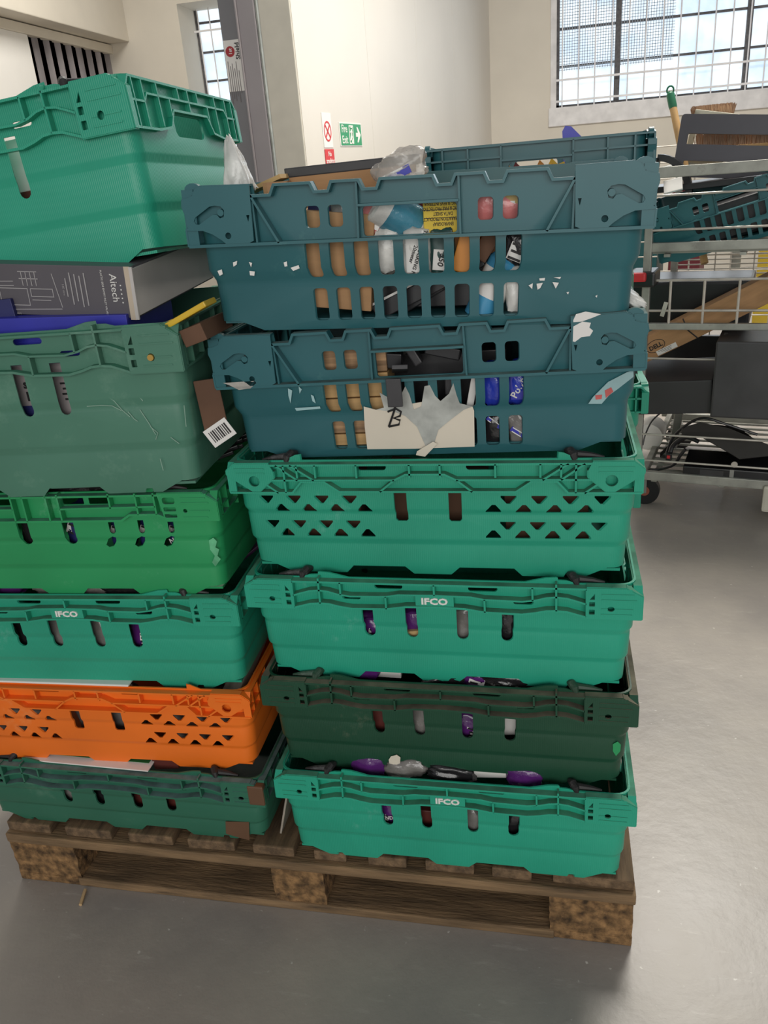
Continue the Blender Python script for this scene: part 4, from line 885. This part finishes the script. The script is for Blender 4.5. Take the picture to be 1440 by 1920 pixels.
p = at(352, 590, .02); bm = bmesh.new(); box(bm, (0, 0, 0), (.080, .04, .008), Matrix.Rotation(-.42, 3, 'Y'), bev=.002); box(bm, (-.036, .006, -.016), (.016, .03, .014), Matrix.Rotation(-.3, 3, 'Y'), bev=.003)
o = link('yellow_strip', bm, m_yellowp, smooth=False); o.location = p; tag(o, 'yellow plastic strip wedged below the dark grey carton at its right end', 'strip')
p = at(388, 616, .05); solo('wood_offcut', 'small brown wooden offcut in the right corner of the scratched crate', 'offcut', Matrix.Translation(p) @ Matrix.Rotation(-.3, 4, 'Y'), (.035, .10, .024), m_card2)
p = at(396, 760, .04); t = solo('cardboard_sheet', 'brown cardboard sheet hanging down between the scratched crate and torn label crate', 'cardboard', Matrix.Translation(p) @ Matrix.Rotation(.25, 4, 'Z') @ Matrix.Rotation(-.06, 4, 'Y'), (.036, .004, .078), m_card2)
bm = bmesh.new(); box(bm, (.004, -.003, -.042), (.04, .001, .03), Matrix.Rotation(-.45, 3, 'Y')); lo = link('barcode_label', bm, m_paper, t, smooth=False)
bm = bmesh.new()
for k in range(9): box(bm, Vector((.004, -.0038, -.042))+Matrix.Rotation(-.45, 3, 'Y') @ Vector((-.014+.0035*k, 0, 0)), (.0012+.0006*(k % 3), .0004, .018), Matrix.Rotation(-.45, 3, 'Y'))
link('barcode', bm, m_black, lo, smooth=False)
# rivet in the scratched crate's corner hole, bottle neck of L1
c = CR_['L2']; bm = bmesh.new(); pt = Vector((.2565, 0, .253-.0441)); tube(bm, [(pt.x, -.19, pt.z), (pt.x, -.2035, pt.z)], [.0055, .0045], 12); link('brass_rivet', bm, mat('brass', (196, 158, 84), rough=.35, metal=.7), c)
c = CR_['L1']
solo('brown_box', 'dark brown box with red base seen through the slot of the tilted crate', 'box', wm(c, .12, -.12, .092), (.10, .08, .06), m_brownred)
solo('red_box', 'red box low behind the slot of the tilted green crate', 'box', wm(c, .12, -.125, .035), (.12, .09, .038), m_red)
t = solo('grid_box', 'cream and yellow boxed item behind the upper slot of the tilted green crate', 'box', wm(c, .11, -.12, .158), (.09, .05, .07), m_paper)
solo('pink_box', 'dull pink box behind the end handle of the tilted green crate', 'box', wm(c, .2, .0, .135), (.09, .12, .05), mat('dull_pink', (190, 128, 112), rough=.6))
# rear teal crate contents
c = BK['B1']; P0 = lambda u, v, y: at(u, v, y)
for i, (u, v, m, d_) in enumerate(((958, 318, m_orange, 'left orange'), (975, 316, m_maroon, 'left maroon'), (1020, 312, m_orange, 'right orange'), (1042, 308, m_yellowp, 'right yellow'))):
    bm = bmesh.new(); M3 = [(-.022, -.02), (.022, -.02), (.016, .004), (.004, .0), (-.008, .012), (-.014, .0)]
    prism(bm, M3, lambda uu, ww, dd: Vector((uu, dd, ww)), -.001, .001); o = link('pointed_card', bm, m, smooth=False); o.matrix_world = Matrix.Translation(P0(u, v, .56+.03*i)); tag(o, 'pointed paper card in the rear teal crate, %s one' % d_, 'card')
bm = bmesh.new(); prism(bm, [(-.02, .028), (-.026, .018), (-.022, -.05), (.034, -.05), (.030, -.012), (-.008, .026)], lambda uu, ww, dd: Vector((uu, dd, ww)), -.002, .002); o = link('blue_folder', bm, m_blue, smooth=False); o.matrix_world = Matrix.Translation(P0(1078, 262, .85)); tag(o, 'bright blue folder standing up in the rear teal crate', 'folder')
solo('white_bundle', 'white packages filling the rear teal crate', 'packages', wm(c, .1, .0, .08), (.30, .30, .12), m_whitefilm)

# ------------------------------------------------------------------ roll cage with scrap behind on the right
CA = math.radians(-14); CO = Vector((1.385, 1.96, 0)); EX = Vector((math.cos(CA), math.sin(CA), 0)); EY = Vector((-math.sin(CA), math.cos(CA), 0))
CN = EY
def cu(u, v, d=0):
    """cage frame coordinates (along, depth, z) of the point seen at u,v on the plane d behind the cage front"""
    p = at_plane(u, v, CO+EY*d, CN); q = p-CO; return Vector((q.dot(EX), d, p.z))
CMW = Matrix.Translation(CO) @ Matrix.Rotation(CA, 4, 'Z')
cage = thing('roll_cage', 'galvanised steel roll cage on castors heaped with scrap, behind the crates at the right', 'roll cage'); cage.matrix_world = CMW
m_rod = mat('zinc_rod', (196, 190, 180), rough=.4, metal=.35, var=.1, scale=20)
m_rail = mat('worn_steel_rail', (160, 160, 152), rough=.5, metal=.3, var=.12, scale=14, wear=(110, 100, 90), wearamt=.02, wscale=12)
LW, LD = 1.05, .78
def zc(v, u=1320): return cu(u, v).z
def rail(z, hgt, y=0., th=.022, nm='rail'):
    bm = bmesh.new(); box(bm, (LW/2, y, z), (LW, th, hgt), bev=.003); link(nm, bm, m_rail, cage, smooth=False)
zt, z1, z2, z3, z4 = zc(318), zc(461), zc(612), zc(764), zc(899)
for y in (0, LD):
    rail(zt, .034, y); rail(z1, .030, y); rail(z2, .022, y); rail(z3, .026, y); rail(z4, .034, y)
for z in (zt, z1, z3, z4):
    for x in (0.01, LW-.01):
        bm = bmesh.new(); box(bm, (x, LD/2, z), (.022, LD, .03), bev=.003); link('side_rail', bm, m_rail, cage, smooth=False)
for x, y in ((.0, .0), (LW, 0), (0, LD), (LW, LD)):
    bm = bmesh.new(); box(bm, (x-.012, y, (z4+zt)/2), (.026, .026, zt-z4), bev=.003); link('corner_post', bm, m_rail, cage, smooth=False)
for z, nm in ((z1-.02, 'shelf'), (z3-.016, 'shelf'), (z4-.012, 'shelf')):
    bm = bmesh.new()
    for k in range(12): box(bm, (LW/2, .03+k*(LD-.06)/11, z), (LW, .010, .008))
    for k in range(5): box(bm, (.05+k*(LW-.1)/4, LD/2, z-.008), (.02, LD, .01))
    link(nm, bm, m_rail, cage, smooth=False)
rodz = [zc(362), zc(428), zc(673), zc(733), zc(819), zc(869)]
for z in rodz:
    bm = bmesh.new(); tube(bm, [(0, -.008, z), (LW, -.008, z)], .0038, 8); link('rod', bm, m_rod, cage)
bm = bmesh.new(); zm0, zm1 = z2+.01, zc(524)
for z in (zm1, zc(582)): tube(bm, [(0, -.004, z), (LW, -.004, z)], .0045, 8)
for k in range(1, 7):
    x = cu(1256, 570).x+(k-1)*(cu(1319, 570).x-cu(1256, 570).x); tube(bm, [(x, -.004, z2), (x, -.004, zm1)], .0045, 8)
link('mesh_panel', bm, m_rod, cage)
bm = bmesh.new()
for k in range(9): z = z2+.01+(zm1-z2)*k/8; tube(bm, [(0, LD+.01, z), (LW, LD+.01, z)], .003, 6)
for k in range(8): tube(bm, [(k*LW/7, LD+.01, z2-.2), (k*LW/7, LD+.01, z1)], .003, 6)
link('rear_mesh', bm, m_rod, cage)
for x, y in ((.0, .05), (LW-.55, .05), (.05, LD-.05), (LW-.05, LD-.05)):
    px = x
    bm = bmesh.new(); r = .056; tube(bm, [(px+.012, y-.016, r), (px+.012, y+.016, r)], r, 24); w_ = link('castor_wheel', bm, m_darkplastic, cage)
    bm = bmesh.new(); tube(bm, [(px+.012, y-.018, r), (px+.012, y+.018, r)], .020, 16); link('hub', bm, mat('rusty_hub', (150, 84, 66), rough=.7, var=.2), w_)
    bm = bmesh.new(); box(bm, (px-.002, y-.022, r+.028), (.046, .004, .070), bev=.001); box(bm, (px-.002, y+.022, r+.028), (.046, .004, .070), bev=.001); box(bm, (px-.002, y, r+.064), (.05, .05, .006)); link('castor_fork', bm, m_gal, cage, smooth=False)
bm = bmesh.new(); pt = cu(1434, 930); box(bm, (pt.x+.03, -.02, .088), (.075, .02, .10), bev=.01); link('bumper', bm, mat('cream_plastic', (196, 192, 178), rough=.5), cage, smooth=False)
def inc(u, v, d, rx=0, ry=0, rz=0): return CMW @ Matrix.Translation(cu(u, v, d)) @ Matrix.Rotation(rz, 4, 'Z') @ Matrix.Rotation(ry, 4, 'Y') @ Matrix.Rotation(rx, 4, 'X')
def csolo(name, label, cat, u, v, d, s, m, bev=.002, **r): return solo(name, label, cat, inc(u, v, d, **r), s, m, bev)
# upper tier
k_ = crate('teal', 'crate_teal', 'dark teal crate lying tilted in the top of the roll cage', (0, 0, 0), arms=None)
k_.matrix_world = inc(1392, 384, .20) @ Matrix.Rotation(-.27, 4, 'Y') @ Matrix.Rotation(.06, 4, 'X') @ Matrix.Translation((0, .0, -.10))
solo('black_box', 'black box added inside the tilted teal crate in the roll cage to darken its slots', 'box', k_.matrix_world @ Matrix.Translation((.0, .0, .08)), (.44, .30, .12), m_darkplastic, .01)  # added black filler so the crate's slots look dark
bm = bmesh.new(); s_ = (.46, .20); prism(bm, rrect(0, 0, *s_, .012), fxz, -.008, .008, holes=[rrect(0, .022, .40, .034, .004), rrect(0, -.062, .40, .030, .004)])
for z in (.075, -.015): prism(bm, [(-.2, z-.02), (.2, z-.02), (.2, z+.018), (-.2, z+.018)], fxz, .010, .02)
o = link('slatted_panel', bm, mat('dark_grey_panel', (66, 64, 72), rough=.4, var=.06), smooth=False); o.matrix_world = inc(1402, 276, .26, ry=.10, rx=-.1); tag(o, 'dark grey plastic panel with long openings standing on top of the roll cage', 'panel')
bm = bmesh.new(); arc = [(-.03+.11*math.sin(a), -.10+.13*math.cos(a)) for a in [PI*.5*k/10 for k in range(11)]]; rib(bm, arc, fxz, -.02, .02, .022); rib(bm, [(-.03, .03), (-.045, -.11)], fxz, -.02, .02, .014)
o = link('chair_arm', bm, m_darkplastic, smooth=False); o.matrix_world = inc(1250, 312, .18); tag(o, 'curved black plastic arm with pale edge rising at the left end of the roll cage', 'chair arm')
broom = thing('broom', 'wooden broom handle with a green cap leaning in the roll cage', 'broom'); pb0, pb1 = cu(1283, 305, .45), cu(1256, 172, .55)
broom.matrix_world = CMW @ Matrix.Translation(pb0)
bm = bmesh.new(); dv = pb1-pb0; tube(bm, [dv*-1.4, dv*.78], .0135, 14); link('handle', bm, mat('broom_wood', (206, 166, 112), rough=.5, var=.06, stretch=(6, 6, 1)), broom)
bm = bmesh.new(); tube(bm, [dv*.76, dv*.80, dv*.96, dv*1.0], [.0138, .0155, .0150, .008], 14)
n_ = dv.normalized()
tube(bm, [dv*.98+Vector((.012*math.cos(a), 0, .014*math.sin(a)+.010)) for a in [2*PI*k/14 for k in range(15)]], .0035, 6); link('green_cap', bm, mat('cap_green', (44, 116, 84), rough=.4), broom)
def brush(name, lab, u, v, d, L_, H_, rz=0, ry=0):
    t = thing(name, lab, 'brush'); t.matrix_world = inc(u, v, d, rz=rz, ry=ry); bm = bmesh.new(); random.seed(u)
    for k in range(1300):
        x = random.uniform(-L_/2, L_/2); y = random.uniform(-.025, .025); z = H_*random.uniform(.75, 1.05); dx = random.uniform(-.010, .010); e = .0012
        vs = [bm.verts.new(p) for p in ((x-e, y, 0), (x+e, y, 0), (x+dx+e, y+dx, z), (x+dx-e, y+dx, z))]; bm.faces.new(vs)
    o = link('bristles', bm, mat('bristle_brown', (170, 138, 112), rough=.8, var=.2), t, smooth=False); o['kind'] = 'stuff'
    bm = bmesh.new(); box(bm, (0, 0, -.012), (L_+.01, .06, .03), bev=.006); link('brush_head', bm, m_bwood, t, smooth=False); return t
brush('brush', 'upturned broom head with brown bristles behind the slatted panel openings', 1400, 272, .42, .34, .055)
brush('brush', 'smaller brown broom head showing above the slatted panel', 1335, 222, .55, .14, .045)
fr_ = thing('cream_frame', 'cream painted frame lying across the top of the roll cage behind the panel', 'frame'); fr_.matrix_world = inc(1400, 221, .5, ry=.20)
bm = bmesh.new()
for z in (0, -.16): box(bm, (.03, 0, z), (.42, .03, .018), bev=.003)
for x in (-.17, .2): box(bm, (x, 0, -.08), (.02, .03, .17), bev=.003)
link('frame_bars', bm, mat('cream_paint', (206, 204, 184), rough=.5, var=.06), fr_, smooth=False)
csolo('white_packet', 'white packet tucked under the top rail of the roll cage', 'packet', 1262, 348, .08, (.06, .05, .008), m_white, ry=-.2, rx=.9)
csolo('black_tray', 'flat black tray under the top rail of the roll cage', 'tray', 1310, 345, .30, (.42, .3, .02), m_darkplastic, ry=-.05)
csolo('grey_plank', 'grey and yellow plank lying beneath the tilted teal crate in the roll cage', 'plank', 1400, 446, .12, (.30, .10, .02), m_greywood, ry=-.12)
# second tier
csolo('black_box', 'black box with red panels at the left end of the roll cage', 'box', 1208, 520, .02, (.09, .14, .05), m_darkplastic, .008)
csolo('red_plastic_piece', 'red plastic piece beside the black box at the left end of the roll cage', 'plastic piece', 1198, 520, -.05, (.05, .03, .03), m_red, .008)
csolo('black_crate_shell', 'black plastic tray with bent wires in the second tier of the roll cage', 'tray', 1290, 560, .42, (.46, .30, .17), m_darkplastic, .01)
tb = csolo('long_cardboard_box', 'long brown cardboard box lying slanted through the roll cage mesh', 'box', 1345, 586, .14, (.66, .12, .085), m_card, .003, ry=-.50)
text('box_logo', 'DELL', m_black, tb, (-.225, -.0608, -.004), (PI/2, 0, 0), .022, .0004, bold=.03)
bm = bmesh.new(); el = [(-.225+.034*math.cos(a), -.002+.021*math.sin(a)) for a in [2*PI*k/24 for k in range(25)]]; rib(bm, el, fxz, -.0604, -.061, .0022); link('logo_ring', bm, m_black, tb, smooth=False)
bm = bmesh.new(); box(bm, (-.195, -.0606, -.030), (.075, .001, .018)); lo = link('address_label', bm, m_paper, tb, smooth=False)
bm = bmesh.new()
for k in range(3): box(bm, (-.20+.004*k, -.0614, -.025-.005*k), (.05-.012*k, .0005, .0014))
link('printed_lines', bm, m_black, lo, smooth=False)
bm = bmesh.new(); tube(bm, [(-.1, -.062, .043), (-.103, -.0625, .0), (-.085, -.062, -.043)], .0022, 6); link('strap', bm, m_darkplastic, tb)
# third tier
csolo('computer_case', 'large charcoal computer case standing at the right in the roll cage', 'computer', 1412, 694, .10, (.235, .38, .26), m_dark2, .006, rx=-.04)
csolo('computer_case', 'black computer case lying at the left below the long cardboard box', 'computer', 1270, 722, .12, (.27, .36, .12), mat('black_case_metal', (48, 47, 49), rough=.5, var=.05), .005, ry=-.07)
csolo('metal_sheet', 'narrow grey metal panel leaning between the two computer cases', 'panel', 1345, 700, .05, (.014, .1, .27), m_gal, .002, ry=.12)
csolo('dark_backing', 'wide black backing added to darken the gap behind the middle tier of the roll cage', 'board', 1400, 690, .66, (.95, .03, .27), m_darkplastic)  # added dark sheet standing in for the shade behind the computer cases
# bottom tier
def cable(lab, pix, d, r=.005):
    bm = bmesh.new(); P_ = [cu(u, v, d+.012*math.sin(i*1.3)) for i, (u, v) in enumerate(pix)]; Q = []
    for i in range(len(P_)-1):
        a, b, c2, d2 = P_[max(i-1, 0)], P_[i], P_[i+1], P_[min(i+2, len(P_)-1)]
        for k in range(5):
            t = k/5; Q.append(.5*((2*b)+(c2-a)*t+(2*a-5*b+4*c2-d2)*t*t+(3*b-a-3*c2+d2)*t**3))
    Q.append(P_[-1]); tube(bm, Q, r, 8); o = link('cable', bm, m_darkplastic); o.matrix_world = CMW; tag(o, lab, 'cable')
cable('black cable arching over the fabric sheet at the bottom of the roll cage', [(1250, 850), (1262, 820), (1290, 795), (1320, 784), (1360, 795), (1420, 815)], .07)
cable('thin black cable curving down at the left end of the roll cage bottom', [(1240, 773), (1222, 790), (1210, 815), (1205, 835)], .03, .003)
cable('thick black cable looping to the red switch at the bottom of the roll cage', [(1255, 858), (1262, 835), (1285, 820), (1310, 828)], .05, .008)
cable('black cable lying on the bottom shelf of the roll cage', [(1205, 884), (1235, 880), (1262, 872), (1275, 855), (1285, 842)], .04, .006)
bm = bmesh.new(); gx, gy = 18, 12; V = []
for j in range(gy+1):
    for i in range(gx+1):
        a, b = i/gx, j/gy; p = cu(1238+235*a, 848-52*math.sin(PI*min(1, a*1.25))-14*a+38*b*a, .10+.30*b*.8)
        p.z += .02*noise.noise(Vector((a*3, b*3, .5)))-.03*b; V.append(bm.verts.new(p))
for j in range(gy):
    for i in range(gx): bm.faces.new((V[j*(gx+1)+i], V[j*(gx+1)+i+1], V[(j+1)*(gx+1)+i+1], V[(j+1)*(gx+1)+i]))
g0 = [(1262, 850), (1300, 862), (1345, 872), (1398, 872), (1440, 850), (1480, 845)]
for i in range(gx):
    pass
bmesh.ops.solidify(bm, geom=bm.faces[:], thickness=.004); o = link('fabric_sheet', bm, mat('black_fabric', (62, 60, 58), rough=.9, var=.1)); o.matrix_world = CMW; tag(o, 'dark grey fabric sheet draped over the bottom tier of the roll cage', 'fabric')
bm = bmesh.new(); prism(bm, [(-.16, .02), (-.10, .055), (.0, .05), (.14, .015), (.17, -.02), (.06, -.055), (.0, -.03), (-.08, .0), (-.15, -.01)], fxz, -.006, .006); o = link('fabric_flap', bm, MC['black_fabric'], smooth=False); o.matrix_world = inc(1360, 828, .07, ry=.12, rx=-.5); tag(o, 'pointed dark grey cloth flap hanging above the black amplifier box', 'cloth')
am = csolo('amplifier', 'black amplifier box with small white markings on the bottom shelf of the roll cage', 'amplifier', 1365, 876, .10, (.30, .2, .055), m_darkplastic, .004)
bm = bmesh.new(); box(bm, (-.05, -.101, -.002), (.08, .002, .045)); pl_ = link('control_panel', bm, m_dark2, am, smooth=False)
bm = bmesh.new()
for k in range(10): box(bm, (-.075+.012*(k % 5)+.004*(k//5), -.1024, -.008-.009*(k//5)), (.006, .0006, .003))
link('printed_marks', bm, m_paper, pl_, smooth=False)
bm = bmesh.new(); box(bm, (.018, -.101, 0), (.014, .003, .055)); link('bracket', bm, m_gal, am, smooth=False)
sw = csolo('switch', 'black switch block with a red rocker among cables in the roll cage', 'switch', 1254, 856, .04, (.022, .02, .03), m_darkplastic, .003)
bm = bmesh.new(); box(bm, (0, -.011, .002), (.011, .003, .012)); link('red_rocker', bm, m_red, sw, smooth=False)
bm = bmesh.new(); p_ = cu(1216, 820, .3); tube(bm, [p_, p_+Vector((0, .12, 0))], .055, 20); o = link('white_tub', bm, m_white); o.matrix_world = CMW; tag(o, 'white round tub at the left end of the roll cage bottom', 'tub')
csolo('grey_bracket', 'grey metal bracket standing at the left of the roll cage bottom tier', 'bracket', 1268, 805, .32, (.03, .03, .15), m_gal, ry=.1)
bm = bmesh.new(); p_ = cu(1377, 871, -.012); tube(bm, [p_+Vector((0, -.002, 0)), p_+Vector((0, .003, 0))], .011, 16); link('round_tag', bm, m_rod, cage)
bm = bmesh.new(); p_ = cu(1245, 580, -.012); box(bm, p_, (.014, .003, .05), Matrix.Rotation(.25, 3, 'Y'), bev=.001); link('hanging_tag', bm, m_rod, cage, smooth=False)
# second roll cage farther back
cg2 = thing('roll_cage', 'second roll cage farther back, seen through the nearer one', 'roll cage'); cg2.location = (1.35, 3.6, 0); cg2.rotation_euler = (0, 0, CA)
def back_rails(nm, fn): bm = bmesh.new(); fn(bm); link(nm, bm, m_rod, cg2, smooth=False)
def f1(bm):
    for k in range(16): tube(bm, [(0, 0, .15+k*.075), (1.6, 0, .15+k*.075)], .004, 6)
    for k in range(9): tube(bm, [(k*.2, 0, .12), (k*.2, 0, 1.28)], .0045, 6)
back_rails('mesh_panel', f1)
bm = bmesh.new()
for x in (0, .62, 1.24): box(bm, (x, .02, .68), (.05, .03, 1.2))
box(bm, (.8, .3, .14), (1.6, .6, .03)); link('frame', bm, m_rail, cg2, smooth=False)
M2 = Matrix.Translation((1.35, 3.6, 0)) @ Matrix.Rotation(CA, 4, 'Z')
for i, (x, z, s, m, d_) in enumerate(((.12, .55, (.2, .3, .8), MC['crate_teal'], 'dark teal container'), (.36, .62, (.16, .3, .9), m_maroon, 'maroon container'), (.78, .60, (.12, .3, .9), m_yellow, 'yellow container'), (.98, .52, (.2, .3, .72), m_white, 'white container'), (1.2, .64, (.18, .3, .94), m_orange, 'orange container'), (1.44, .55, (.2, .3, .8), m_card3, 'tan container'))):
    solo('container', 'tall %s standing in the farther roll cage' % d_, 'container', M2 @ Matrix.Translation((x, .3, z)), s, m, .01)
